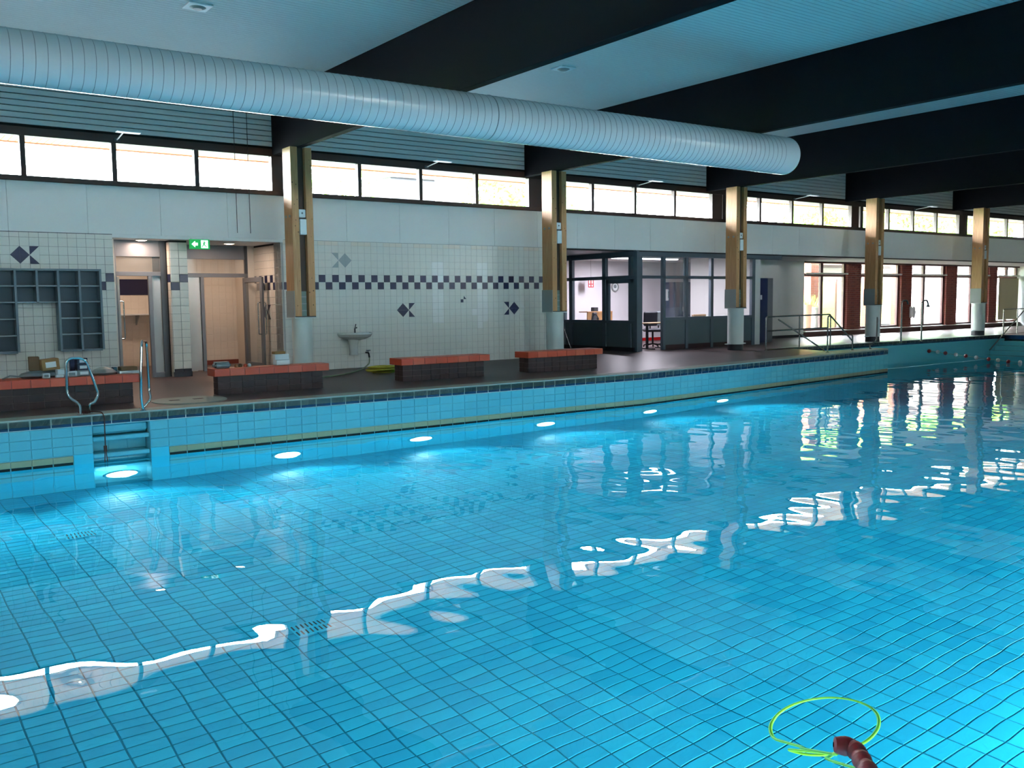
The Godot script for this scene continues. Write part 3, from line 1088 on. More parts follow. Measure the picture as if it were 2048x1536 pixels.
func build_duct() -> void:
	var y0 := 3.9026
	var z0 := 6.9576
	var x0 := -14.0
	var x1 := 5.98
	var d := thing("ventilation_duct", "large round white ventilation duct hanging below the dark beams", "duct", Vector3(x1, y0, z0))
	var turn := Basis(Vector3(0, 0, 1), Vector3(1, 0, 0), Vector3(0, 1, 0))   # local y of the lathe runs along x
	var xf := Transform3D(turn, Vector3.ZERO)
	var step := 0.1135
	var st := new_st()
	var prof := []
	var x := x0
	var joints := []
	while x < x1 - 0.35:
		prof.append(Vector2(duct_r(x), x - x1))
		joints.append(x)
		x += step
	# rounded end
	var re := duct_r(x1)
	for k in 9:
		var a := PI / 2.0 * k / 8.0
		prof.append(Vector2(re - 0.10 + 0.10 * cos(a), -0.10 + 0.10 * sin(a)))
	prof.append(Vector2(0.0001, 0.004))
	lathe(st, prof, 56, xf)
	part(d, "duct_body", st.commit(), "duct_paint")
	for i in joints.size():
		var xx: float = joints[i]
		if xx < -7.6:
			continue
		var big: bool = absf(xx + 0.63) < step * 0.5
		var r := duct_r(xx)
		var hw := 0.010 if big else 0.004
		st = new_st()
		lathe(st, [Vector2(r - 0.002, xx - x1 - hw), Vector2(r + (0.006 if big else 0.003), xx - x1 - hw * 0.5), Vector2(r + (0.006 if big else 0.003), xx - x1 + hw * 0.5), Vector2(r - 0.002, xx - x1 + hw)], 48, xf)
		part(d, "seam", st.commit(), "duct_seam")
	for xx in [-11.0]:
		st = new_st()
		tube(st, [Vector3(xx - x1, duct_r(xx) - 0.01, 0.0), Vector3(xx - x1, CEIL - y0 + 0.01, 0.0)], 0.006, 8)
		part(d, "hanger_rod", st.commit(), "black")

# ------------------------------------------------------------ doors
func build_doors() -> void:
	# door 1: grey aluminium frame with a leaf standing open into a lit shower room, a misty side light and a fan light
	var z := -0.52
	var d1 := struct("door_1")
	var xa := -3.845
	var xb := -2.885
	var xm := -3.19
	part(d1, "head_panel", bx(Vector3(xa, 2.28, z - 0.06), Vector3(xb, 2.585, z), 0.003), "alu_grey")
	part(d1, "transom", bx(Vector3(xa, 1.92, z - 0.06), Vector3(xb, 2.0, z + 0.01), 0.003), "alu_grey")
	part(d1, "post", bx(Vector3(xb - 0.11, 0.0, z - 0.06), Vector3(xb, 2.585, z + 0.02), 0.003), "alu_dark")
	part(d1, "post", bx(Vector3(xa, 0.0, z - 0.06), Vector3(xa + 0.06, 2.585, z + 0.01), 0.003), "alu_grey")
	part(d1, "post", bx(Vector3(xm - 0.035, 0.0, z - 0.06), Vector3(xm + 0.035, 1.92, z + 0.01), 0.003), "alu_grey")
	part(d1, "fan_light", bx(Vector3(xa + 0.05, 2.0, z - 0.035), Vector3(xb - 0.1, 2.28, z - 0.027)), "glass")
	part(d1, "side_light", bx(Vector3(xm + 0.035, 0.10, z - 0.035), Vector3(xb - 0.1, 1.92, z - 0.027)), "misty_glass")
	part(d1, "kick_rail", bx(Vector3(xm + 0.035, 0.0, z - 0.06), Vector3(xb - 0.1, 0.10, z + 0.01), 0.003), "alu_grey")
	var leaf := part(d1, "door_leaf", bx(Vector3(xa + 0.06, 0.02, z - 0.10), Vector3(xa + 0.10, 1.90, z + 0.02), 0.003), "steel_grey")
	var st := new_st()
	tube(st, rounded([Vector3(xa + 0.10, 1.45, z), Vector3(xa + 0.16, 1.45, z), Vector3(xa + 0.16, 0.75, z), Vector3(xa + 0.10, 0.75, z)], 0.03), 0.013, 8)
	part(leaf, "handle", st.commit(), "chrome")
	# shower room behind it
	var r1 := struct("wall_shower_room")
	part(r1, "back_wall", bx(Vector3(-5.2, -0.05, -4.2), Vector3(-1.9, 2.62, -4.05)), "warm_tile")
	for k in range(0, 10):
		for c in range(0, 14):
			var y := 0.09 + 0.16 * k
			part(r1, "tile", tile_mesh(0.156, 0.156), "warm_tile", Vector3(-4.2 + 0.16 * c, y, -4.045))
	part(r1, "dark_band", bx(Vector3(-5.2, 1.60, -4.05), Vector3(-1.9, 1.95, -4.035)), "navy_tile")
	part(r1, "side_wall", bx(Vector3(-2.2, -0.05, -4.05), Vector3(-2.05, 2.62, -1.5)), "warm_tile")
	part(r1, "left_wall", bx(Vector3(-5.3, -0.05, -4.05), Vector3(-5.15, 2.62, -0.36)), "warm_tile")
	part(r1, "ceiling_panel", bx(Vector3(-5.3, 2.60, -4.2), Vector3(-2.05, 2.66, -1.7)), "plaster")
	part(r1, "return_wall", bx(Vector3(-5.2, -0.05, -0.66), Vector3(xa, 2.62, -0.36)), "warm_tile")
	var bench := thing("shower_shelf", "white wall shelf with brackets inside the shower room", "shelf", Vector3(-3.2, 1.15, -4.03))
	part(bench, "board", bx(Vector3(-1.2, 0.0, 0.0), Vector3(1.1, 0.03, 0.32), 0.004), "paper_white")
	for k in 3:
		st = new_st()
		tri(st, Vector3(-0.6 + 0.6 * k, 0.0, 0.0), Vector3(-0.6 + 0.6 * k, -0.22, 0.0), Vector3(-0.6 + 0.6 * k, 0.0, 0.26))
		tri(st, Vector3(-0.57 + 0.6 * k, 0.0, 0.0), Vector3(-0.57 + 0.6 * k, 0.0, 0.26), Vector3(-0.57 + 0.6 * k, -0.22, 0.0))
		quad(st, Vector3(-0.6 + 0.6 * k, -0.22, 0.0), Vector3(-0.57 + 0.6 * k, -0.22, 0.0), Vector3(-0.57 + 0.6 * k, 0.0, 0.26), Vector3(-0.6 + 0.6 * k, 0.0, 0.26))
		part(bench, "bracket", st.commit(), "steel_grey")
	ceiling_lamp(Vector3(-2.95, 2.60, -2.9), "round warm ceiling lamp inside the shower room", 1.3)
	ceiling_lamp(Vector3(-4.2, 2.60, -3.0), "round warm ceiling lamp deep in the shower room", 1.3)
	# door 2: the same frame, further back, with its leaf swung out
	var z2 := -1.46
	var d2 := struct("door_2")
	var x0 := -2.20
	var x1 := REC_R - 0.14
	part(d2, "head_panel", bx(Vector3(x0, 2.30, z2 - 0.06), Vector3(x1, 2.585, z2), 0.003), "alu_grey")
	part(d2, "transom", bx(Vector3(x0, 1.93, z2 - 0.06), Vector3(x1, 2.01, z2 + 0.01), 0.003), "alu_grey")
	part(d2, "fan_light", bx(Vector3(x0, 2.01, z2 - 0.035), Vector3(x1 - 0.06, 2.30, z2 - 0.027)), "glass")
	part(d2, "post", bx(Vector3(x1 - 0.06, 0.0, z2 - 0.06), Vector3(x1, 2.585, z2 + 0.01), 0.003), "alu_dark")
	part(d2, "post", bx(Vector3(-1.945, 0.0, z2 - 0.06), Vector3(-1.875, 1.93, z2 + 0.01), 0.003), "alu_grey")
	part(d2, "side_light", bx(Vector3(x0, 0.02, z2 - 0.035), Vector3(-1.94, 1.93, z2 - 0.027)), "misty_glass")
	part(d2, "wall_infill", bx(Vector3(x1, 0.0, z2 - 0.2), Vector3(REC_R + 0.02, 2.62, z2)), "warm_tile")
	part(d2, "wall_infill", bx(Vector3(-2.55, 0.0, z2 - 0.2), Vector3(x0, 2.62, z2 - 0.04)), "warm_tile")
	var hinge := Vector3(x1 - 0.06, 0.0, z2 + 0.01)
	var open := Basis(Vector3.UP, deg_to_rad(-84.0))
	var lf := MeshInstance3D.new()
	lf.name = "door_leaf"
	st = new_st()
	box(st, Vector3(-0.05, 0.03, 0.0), Vector3(0.03, 1.92, 0.045), 0.003)
	box(st, Vector3(0.70, 0.03, 0.0), Vector3(0.80, 1.92, 0.045), 0.003)
	box(st, Vector3(0.03, 1.82, 0.0), Vector3(0.70, 1.92, 0.045), 0.003)
	box(st, Vector3(0.03, 0.03, 0.0), Vector3(0.70, 0.16, 0.045), 0.003)
	lf.mesh = st.commit()
	lf.material_override = M["alu_grey"]
	d2.add_child(lf)
	lf.transform = Transform3D(open, hinge)
	part(lf, "pane", bx(Vector3(0.03, 0.16, 0.018), Vector3(0.70, 1.82, 0.026)), "glass")
	st = new_st()
	tube(st, rounded([Vector3(0.74, 1.40, 0.045), Vector3(0.74, 1.40, 0.11), Vector3(0.74, 0.75, 0.11), Vector3(0.74, 0.75, 0.045)], 0.03), 0.014, 8)
	part(lf, "handle", st.commit(), "chrome")
	st = new_st()
	tube(st, rounded([Vector3(0.74, 1.40, 0.0), Vector3(0.74, 1.40, -0.065), Vector3(0.74, 0.75, -0.065), Vector3(0.74, 0.75, 0.0)], 0.03), 0.014, 8)
	part(lf, "handle", st.commit(), "chrome")
	# tiled passage behind door 2
	var r2 := struct("wall_passage")
	part(r2, "end_wall", bx(Vector3(-2.0, -0.05, -3.6), Vector3(0.9, 2.62, -3.45)), "warm_tile")
	for k in range(0, 16):
		for c in range(0, 11):
			part(r2, "tile", tile_mesh(0.156, 0.156), "warm_tile", Vector3(-1.62 + 0.16 * c, 0.12 + 0.16 * k, -3.445))
	part(r2, "pier", bx(Vector3(-2.04, -0.05, -3.5), Vector3(-1.62, 2.62, -3.1)), "warm_tile")
	part(r2, "right_wall", bx(Vector3(-0.5, -0.05, -3.5), Vector3(-0.35, 2.62, -1.6)), "warm_tile")
	part(r2, "ceiling_panel", bx(Vector3(-2.2, 2.60, -3.6), Vector3(0.9, 2.66, -1.7)), "plaster")
	part(r2, "skirting", bx(Vector3(-1.62, 0.0, -3.45), Vector3(0.2, 0.10, -3.43)), "brick")
	ceiling_lamp(Vector3(-1.2, 2.60, -2.3), "round warm ceiling lamp in the tiled passage", 1.1)
	# down-lights in the recess soffit
	ceiling_lamp(Vector3(-3.38, 2.585, -0.27), "round down-light in the soffit over the shower door", 1.7)
	ceiling_lamp(Vector3(-1.62, 2.585, -0.60), "round down-light in the soffit over the open glass door", 1.7)
	# escape sign
	var sg := thing("escape_sign", "green lit escape sign with white arrow and running figure above the doors", "sign", Vector3(-2.42, 2.41, 0.06))
	part(sg, "housing", bx(Vector3(-0.185, 0.0, -0.03), Vector3(0.185, 0.18, 0.03), 0.004), "sign_green")
	part(sg, "bracket", bx(Vector3(-0.16, 0.18, -0.02), Vector3(0.16, 0.2, 0.02)), "pipe_white")
	st = new_st()
	var f := 0.032
	# arrow pointing to the left
	tri(st, Vector3(-0.155, 0.09, f), Vector3(-0.09, 0.15, f), Vector3(-0.09, 0.03, f))
	quad(st, Vector3(-0.095, 0.115, f), Vector3(-0.04, 0.115, f), Vector3(-0.04, 0.065, f), Vector3(-0.095, 0.065, f))
	part(sg, "arrow", st.commit(), "sign_white")
	st = new_st()
	quad(st, Vector3(0.02, 0.165, f), Vector3(0.15, 0.165, f), Vector3(0.15, 0.02, f), Vector3(0.02, 0.02, f))
	part(sg, "door_field", st.commit(), "sign_white")
	st = new_st()
	var g := 0.034
	var fig := [[Vector2(0.075, 0.145), Vector2(0.09, 0.145), 0.016], [Vector2(0.085, 0.13), Vector2(0.075, 0.085), 0.013], [Vector2(0.082, 0.125), Vector2(0.05, 0.105), 0.007], [Vector2(0.082, 0.125), Vector2(0.118, 0.11), 0.007], [Vector2(0.075, 0.085), Vector2(0.045, 0.06), 0.009], [Vector2(0.045, 0.06), Vector2(0.04, 0.03), 0.008], [Vector2(0.075, 0.085), Vector2(0.105, 0.06), 0.009], [Vector2(0.105, 0.06), Vector2(0.125, 0.04), 0.008]]
	for q in fig:
		var a: Vector2 = q[0]
		var b: Vector2 = q[1]
		var p: Vector2 = (b - a).normalized().orthogonal() * q[2]
		var s0 := [Vector3(a.x + p.x, a.y + p.y, g), Vector3(b.x + p.x, b.y + p.y, g), Vector3(b.x - p.x, b.y - p.y, g), Vector3(a.x - p.x, a.y - p.y, g)]
		if ((s0[2] - s0[0]) as Vector3).cross(s0[1] - s0[0]).z < 0.0:
			s0.reverse()
		quad(st, s0[0], s0[1], s0[2], s0[3])
	part(sg, "running_figure", st.commit(), "sign_green")

func ceiling_lamp(at: Vector3, label: String, e: float) -> void:
	var t := thing("ceiling_lamp", label, "lamp", at)
	var st := new_st()
	lathe(st, [Vector2(0.10, -0.02), Vector2(0.115, -0.012), Vector2(0.12, 0.0)], 22)
	part(t, "rim", st.commit(), "pipe_white")
	st = new_st()
	lathe(st, [Vector2(0.0001, -0.035), Vector2(0.06, -0.03), Vector2(0.10, -0.018)], 22)
	part(t, "diffuser", st.commit(), "lamp_warm")
	area(at + Vector3(0, -0.045, 0), Vector3(0, -1, 0.001), Vector2(0.18, 0.18), Color(1.0, 0.86, 0.77), e)

# ------------------------------------------------------------ glazed office
func build_office() -> void:
	var w := struct("wall_office")
	var zf := -0.2
	var x0 := 8.96
	# front: posts, rails, lower panels, panes
	var posts := [8.93, 9.21, 10.10, 10.98, 12.0, 12.95, 13.78]
	for i in posts.size():
		var hw := 0.05 if i in [2, 3, 4, 5] else 0.07
		part(w, "post", bx(Vector3(posts[i] - hw, 0.0, zf - 0.05), Vector3(posts[i] + hw, 2.62, zf + 0.05), 0.003), "office_frame")
	part(w, "head", bx(Vector3(8.86, 2.50, zf - 0.06), Vector3(15.0, 2.645, zf + 0.1), 0.003), "office_frame")
	part(w, "transom", bx(Vector3(8.93, 1.92, zf - 0.05), Vector3(13.78, 2.0, zf + 0.05), 0.003), "office_frame")
	for i in range(2, 6):
		part(w, "lower_panel", bx(Vector3(posts[i] + 0.05, 0.13, zf - 0.02), Vector3(posts[i + 1] - 0.05, 0.80, zf + 0.02), 0.003), "office_panel")
		part(w, "rail", bx(Vector3(posts[i], 0.80, zf - 0.05), Vector3(posts[i + 1], 0.875, zf + 0.05), 0.003), "office_frame")
		part(w, "plinth", bx(Vector3(posts[i], 0.0, zf - 0.05), Vector3(posts[i + 1], 0.13, zf + 0.03), 0.003), "bench_tile")
		part(w, "pane", bx(Vector3(posts[i], 0.875, zf - 0.004), Vector3(posts[i + 1], 1.92, zf + 0.004)), "glass")
		part(w, "pane", bx(Vector3(posts[i], 2.0, zf - 0.004), Vector3(posts[i + 1], 2.5, zf + 0.004)), "glass")
	part(w, "pane", bx(Vector3(9.24, 2.0, zf - 0.004), Vector3(10.05, 2.5, zf + 0.004)), "glass")
	# side towards the niche (plane x)
	var xs := 8.90
	var zp := [-2.95, -2.60, -1.20, 0.02]
	for i in zp.size():
		part(w, "post", bx(Vector3(xs - 0.05, 0.0, zp[i] - 0.07), Vector3(xs + 0.05, 2.62, zp[i] + 0.07), 0.003), "office_frame")
	part(w, "head", bx(Vector3(xs - 0.06, 2.48, -3.0), Vector3(xs + 0.06, 2.645, 0.05), 0.003), "office_frame")
	part(w, "transom", bx(Vector3(xs - 0.05, 1.91, -3.0), Vector3(xs + 0.05, 2.0, 0.02), 0.003), "office_frame")
	for i in 3:
		part(w, "lower_panel", bx(Vector3(xs - 0.02, 0.11, zp[i] + 0.07), Vector3(xs + 0.02, 0.76, zp[i + 1] - 0.07), 0.003), "office_panel")
		part(w, "rail", bx(Vector3(xs - 0.05, 0.74, zp[i]), Vector3(xs + 0.05, 0.82, zp[i + 1]), 0.003), "office_frame")
		part(w, "plinth", bx(Vector3(xs - 0.05, 0.0, zp[i]), Vector3(xs + 0.05, 0.11, zp[i + 1]), 0.003), "stub_dark")
		part(w, "pane", bx(Vector3(xs - 0.004, 0.82, zp[i]), Vector3(xs + 0.004, 1.91, zp[i + 1])), "glass")
		part(w, "pane", bx(Vector3(xs - 0.004, 2.0, zp[i]), Vector3(xs + 0.004, 2.48, zp[i + 1])), "glass")
	var dl := part(w, "side_door_frame", bx(Vector3(xs - 0.04, 0.80, -1.13), Vector3(xs + 0.04, 1.90, -1.02), 0.003), "office_frame")
	part(dl, "top_rail", bx(Vector3(xs - 0.04, 1.80, -1.13), Vector3(xs + 0.04, 1.91, -0.05), 0.003), "office_frame")
	part(dl, "stile", bx(Vector3(xs - 0.04, 0.80, -0.16), Vector3(xs + 0.04, 1.91, -0.05), 0.003), "office_frame")
	# the room behind
	var r := struct("wall_office_room")
	var zb := -4.6
	part(r, "back_wall", bx(Vector3(8.4, -0.05, zb - 0.15), Vector3(18.0, 2.66, zb)), "room_white")
	part(r, "right_wall", bx(Vector3(17.85, -0.05, zb), Vector3(18.0, 2.66, BACK_Z - 0.3)), "room_white")
	part(r, "left_wall", bx(Vector3(8.3, -0.05, zb), Vector3(8.45, 2.66, -3.2)), "room_white")
	part(r, "infill_wall", bx(Vector3(8.45, -0.05, -3.2), Vector3(8.9, 2.66, -3.0)), "room_white")
	part(r, "end_wall", bx(Vector3(13.85, -0.05, BACK_Z - 0.3), Vector3(14.2, 2.66, -0.25)), "plaster")
	part(r, "ceiling_panel", bx(Vector3(8.3, 2.60, zb - 0.15), Vector3(18.0, 2.66, -3.2)), "plaster")
	part(r, "skirting", bx(Vector3(8.4, 0.0, zb), Vector3(18.0, 0.10, zb + 0.015)), "sign_red")
	# ceiling tubes
	for a in [[1255.0, 1356.0, -1.6]]:
		var p0 := py(1262.0, 517.0, 2.60)
		var t := thing("office_light", "long white ceiling light in the glazed office", "light", Vector3(11.2, 2.56, -2.0))
		part(t, "housing", bx(Vector3(-1.3, 0.0, -0.11), Vector3(1.3, 0.04, 0.11), 0.004), "pipe_white")
		part(t, "diffuser", bx(Vector3(-1.27, -0.03, -0.09), Vector3(1.27, 0.0, 0.09), 0.01), "tube_light")
		area(Vector3(11.2, 2.52, -2.0), Vector3(0, -1, 0.001), Vector2(2.5, 0.18), Color(0.96, 0.94, 1.0), 26.0)
	# clock on the back wall
	var ck := pz(1229.0, 574.0, zb + 0.01)
	var c := thing("wall_clock", "round grey clock on the white back wall of the office", "clock", ck)
	var st := new_st()
	var face := Transform3D(Basis(Vector3.RIGHT, PI / 2.0), Vector3.ZERO)
	lathe(st, [Vector2(0.15, 0.0), Vector2(0.15, 0.05), Vector2(0.12, 0.055), Vector2(0.115, 0.03)], 24, face)
	part(c, "rim", st.commit(), "steel_grey")
	st = new_st()
	lathe(st, [Vector2(0.115, 0.028), Vector2(0.0001, 0.03)], 24, face)
	part(c, "dial", st.commit(), "paper_white")
	st = new_st()
	lathe(st, [Vector2(0.062, 0.028), Vector2(0.062, 0.034), Vector2(0.0001, 0.038)], 16, Transform3D(Basis(Vector3.RIGHT, PI / 2.0), Vector3(0, 0.02, 0)))
	part(c, "centre", st.commit(), "plastic_grey")
	# red and white notice hanging in the office
	var ns := thing("fire_notice", "small red notice with white symbols hanging in the office", "notice", pz(1182.0, 566.0, -4.2))
	part(ns, "board", bx(Vector3(-0.11, -0.14, -0.006), Vector3(0.11, 0.14, 0.0)), "sign_red")
	part(ns, "symbol", bx(Vector3(-0.08, -0.02, 0.0), Vector3(-0.03, 0.1, 0.002)), "paper_white")
	part(ns, "symbol", bx(Vector3(0.02, -0.02, 0.0), Vector3(0.07, 0.1, 0.002)), "paper_white")
	part(ns, "symbol", bx(Vector3(-0.08, -0.11, 0.0), Vector3(-0.03, -0.05, 0.002)), "paper_white")
	part(ns, "symbol", bx(Vector3(0.02, -0.11, 0.0), Vector3(0.07, -0.05, 0.002)), "paper_white")
	part(ns, "rod", bx(Vector3(-0.005, 0.14, -0.004), Vector3(0.005, 2.60 - pz(1182.0, 566.0, -4.2).y, 0.0)), "steel_grey")
	# white cabinet, lockers, red door, notice board on the back wall
	var cb := pz(1333.0, 590.0, zb)
	var cab := thing("wall_cabinet", "white first-aid cabinet on the office back wall", "cabinet", cb)
	part(cab, "body", bx(Vector3(-0.2, -0.19, 0.0), Vector3(0.2, 0.19, 0.22), 0.006), "paper_white")
	part(cab, "door", bx(Vector3(-0.19, -0.18, 0.22), Vector3(0.19, 0.18, 0.235), 0.003), "box_white")
	part(cab, "label_plate", bx(Vector3(-0.17, -0.1, 0.235), Vector3(-0.09, 0.12, 0.238)), "plastic_grey")
	var lk0 := pz(1348.0, 640.0, zb + 0.5).x
	for i in 3:
		var lk := thing("locker", "tall blue steel locker in the office, " + ["beside the white cabinet", "in the middle of the row", "next to the red door"][i], "locker", Vector3(lk0 + 0.02 + i * 0.5, 0.0, zb), "blue lockers in the office")
		part(lk, "body", bx(Vector3(0.0, 0.08, 0.0), Vector3(0.47, 1.93, 0.48), 0.004), "cabinet_blue")
		part(lk, "door", bx(Vector3(0.02, 0.10, 0.48), Vector3(0.45, 1.91, 0.50), 0.003), "locker_blue")
		part(lk, "handle", bx(Vector3(0.38, 0.95, 0.50), Vector3(0.40, 1.1, 0.52), 0.003), "steel_grey")
		for k in 3:
			part(lk, "vent", bx(Vector3(0.12, 1.70 + 0.04 * k, 0.50), Vector3(0.35, 1.71 + 0.04 * k, 0.502)), "stub_dark")
		part(lk, "plinth", bx(Vector3(0.02, 0.0, 0.02), Vector3(0.45, 0.08, 0.46)), "black")
	var dr := struct("door_3")
	var dx := pz(1411.0, 620.0, zb).x
	part(dr, "leaf", bx(Vector3(dx, 0.02, zb), Vector3(dx + 0.85, 1.98, zb + 0.05), 0.004), "door_red")
	part(dr, "frame", bx(Vector3(dx - 0.06, 0.0, zb), Vector3(dx, 2.04, zb + 0.07), 0.004), "steel_grey")
	part(dr, "frame", bx(Vector3(dx + 0.85, 0.0, zb), Vector3(dx + 0.91, 2.04, zb + 0.07), 0.004), "steel_grey")
	part(dr, "frame", bx(Vector3(dx - 0.06, 1.98, zb), Vector3(dx + 0.91, 2.04, zb + 0.07), 0.004), "steel_grey")
	part(dr, "handle", bx(Vector3(dx + 0.08, 1.02, zb + 0.05), Vector3(dx + 0.2, 1.05, zb + 0.1), 0.004), "chrome")
	var nbp := pz(1444.0, 590.0, zb + 0.02)
	var nb := thing("notice_board", "white notice board with pinned sheets beside the red office door", "board", nbp)
	part(nb, "board", bx(Vector3(-0.2, -0.55, -0.012), Vector3(0.35, 0.42, 0.0)), "paper_white")
	for k in 4:
		part(nb, "sheet", bx(Vector3(-0.15 + 0.22 * (k % 2), -0.40 + 0.40 * (k / 2), 0.0), Vector3(0.04 + 0.22 * (k % 2), -0.12 + 0.40 * (k / 2), 0.003)), "box_white")
	solo("amber_lamp", bx(Vector3(-0.07, -0.03, 0.0), Vector3(0.07, 0.04, 0.06), 0.01), "orange_tile_b", "small orange box lamp high on the office back wall", "lamp", pz(1393.0, 549.5, zb))
	# furniture
	var dk := thing("office_desk", "tan wooden office desk with a raised top shelf", "desk", Vector3(10.75, 0.0, -3.3))
	part(dk, "desktop", bx(Vector3(-1.2, 0.70, -0.4), Vector3(0.25, 0.74, 0.4), 0.004), "wood_tan")
	part(dk, "top_shelf", bx(Vector3(-0.75, 1.00, -0.3), Vector3(0.25, 1.03, 0.1), 0.004), "wood_tan")
	part(dk, "riser", bx(Vector3(-0.75, 0.74, 0.06), Vector3(0.25, 1.0, 0.09), 0.004), "cardboard")
	for sx in [-1.15, 0.20]:
		part(dk, "side_panel", bx(Vector3(sx - 0.02, 0.0, -0.38), Vector3(sx + 0.02, 0.70, 0.38), 0.004), "wood_tan")
	solo("desk_box", bx(Vector3(-0.09, 0.0, -0.07), Vector3(0.09, 0.12, 0.07), 0.01), "stub_dark", "small dark box on the raised shelf of the tan desk", "box", Vector3(10.45, 1.03, -3.4))
	office_chair(Vector3(9.75, 0.0, -2.3), 0.6, "dark office chair beside the tan desk", "chair_dark")
	office_chair(Vector3(10.95, 0.0, -1.45), -0.5, "dark blue office chair behind the office window next to the doorway", "chair_dark")
	office_chair(Vector3(11.55, 0.0, -1.5), 0.2, "grey-backed office chair behind the second office pane", "plastic_grey")
	var tb := thing("office_table", "narrow table with a dark T-shaped leg in the office doorway", "table", Vector3(10.25, 0.0, -0.75))
	part(tb, "tabletop", bx(Vector3(-0.42, 0.70, -0.25), Vector3(0.55, 0.73, 0.25), 0.004), "wood_tan")
	part(tb, "leg", bx(Vector3(-0.24, 0.03, -0.03), Vector3(-0.18, 0.70, 0.03), 0.004), "stub_dark")
	part(tb, "leg", bx(Vector3(0.38, 0.03, -0.03), Vector3(0.44, 0.70, 0.03), 0.004), "stub_dark")
	part(tb, "foot", bx(Vector3(-0.25, 0.0, -0.28), Vector3(-0.17, 0.03, 0.28), 0.004), "stub_dark")
	part(tb, "foot", bx(Vector3(0.37, 0.0, -0.28), Vector3(0.45, 0.03, 0.28), 0.004), "stub_dark")
	# things on the window ledge of the front
	var hp := thing("headset", "small dark looped headset on the ledge of the office side window", "headset", Vector3(9.0, 0.82, -1.72))
	st = new_st()
	var loop := []
	for k in 17:
		var a := PI * k / 16.0
		loop.append(Vector3(0.0, 0.02 + 0.13 * sin(a), 0.11 * cos(a)))
	tube(st, loop, 0.012, 8)
	part(hp, "band", st.commit(), "chair_dark")
	for s in [-1, 1]:
		part(hp, "ear_pad", bx(Vector3(-0.03, 0.0, s * 0.11 - 0.02), Vector3(0.03, 0.07, s * 0.11 + 0.02), 0.008), "chair_dark")
	solo("rolled_paper", bx(Vector3(-0.26, 0.0, -0.05), Vector3(0.26, 0.06, 0.05), 0.02), "wood_tan", "rolled brownish paper lying on the office window ledge", "paper", Vector3(11.62, 0.875, -0.3))
	# blue upright cabinet right of the office, poles in the niche
	var bc := thing("blue_cabinet", "tall dark blue cabinet with grey side next to the office", "cabinet", Vector3(15.0, 0.0, -0.95))
	part(bc, "body", bx(Vector3(0.0, 0.0, -0.45), Vector3(0.42, 1.98, 0.0), 0.006), "cabinet_blue")
	part(bc, "door", bx(Vector3(0.02, 0.06, 0.0), Vector3(0.40, 1.95, 0.02), 0.004), "cabinet_blue")
	part(bc, "side_board", bx(Vector3(0.42, 0.0, -0.45), Vector3(0.68, 1.98, 0.0), 0.006), "alu_grey")
	part(bc, "cross_plate", bx(Vector3(0.05, 1.32, 0.02), Vector3(0.13, 1.46, 0.024)), "paper_white")
	for k in 3:
		st = new_st()
		tube(st, [Vector3(0, 0, 0), Vector3([-0.35, 0.28, -0.2][k], 1.25, -0.25)], 0.013, 8)
		solo("pole", st.commit(), ["steel_rail", "wood_tan", "steel_rail"][k], ["thin steel pole leaning in the dark niche beside the office", "thin wooden pole leaning in the dark niche beside the office", "short steel pole leaning behind the column by the niche"][k], "pole", Vector3([8.05, 7.45, 7.75][k], 0.0, -1.6))

func office_chair(at: Vector3, turn: float, label: String, m: String) -> void:
	var c := thing("office_chair", label, "chair", at, "office chairs")
	c.rotation.y = turn
	part(c, "seat", bx(Vector3(-0.24, 0.44, -0.24), Vector3(0.24, 0.53, 0.24), 0.03), m)
	var st := new_st()
	box(st, Vector3(-0.21, 0.0, -0.03), Vector3(0.21, 0.42, 0.03), 0.028, Transform3D(Basis(Vector3.RIGHT, 0.12), Vector3(0, 0.60, -0.25)))
	part(c, "backrest", st.commit(), m)
	st = new_st()
	tube(st, [Vector3(0, 0.08, 0), Vector3(0, 0.45, 0)], 0.028, 10)
	part(c, "gas_lift", st.commit(), "black")
	st = new_st()
	tube(st, [Vector3(0, 0.46, -0.15), Vector3(0, 0.5, -0.27), Vector3(0, 0.7, -0.27)], 0.02, 8)
	part(c, "back_bar", st.commit(), "black")
	for k in 5:
		var a := TAU * k / 5.0
		st = new_st()
		tube(st, [Vector3(0, 0.10, 0), Vector3(0.27 * cos(a), 0.06, 0.27 * sin(a))], 0.018, 8)
		var f := part(c, "foot", st.commit(), "black")
		st = new_st()
		lathe(st, [Vector2(0.0001, 0.0), Vector2(0.022, 0.012), Vector2(0.026, 0.03), Vector2(0.022, 0.048), Vector2(0.0001, 0.055)], 10, Transform3D(Basis.IDENTITY, Vector3(0.27 * cos(a), 0.0, 0.27 * sin(a))))
		part(f, "caster", st.commit(), "black")

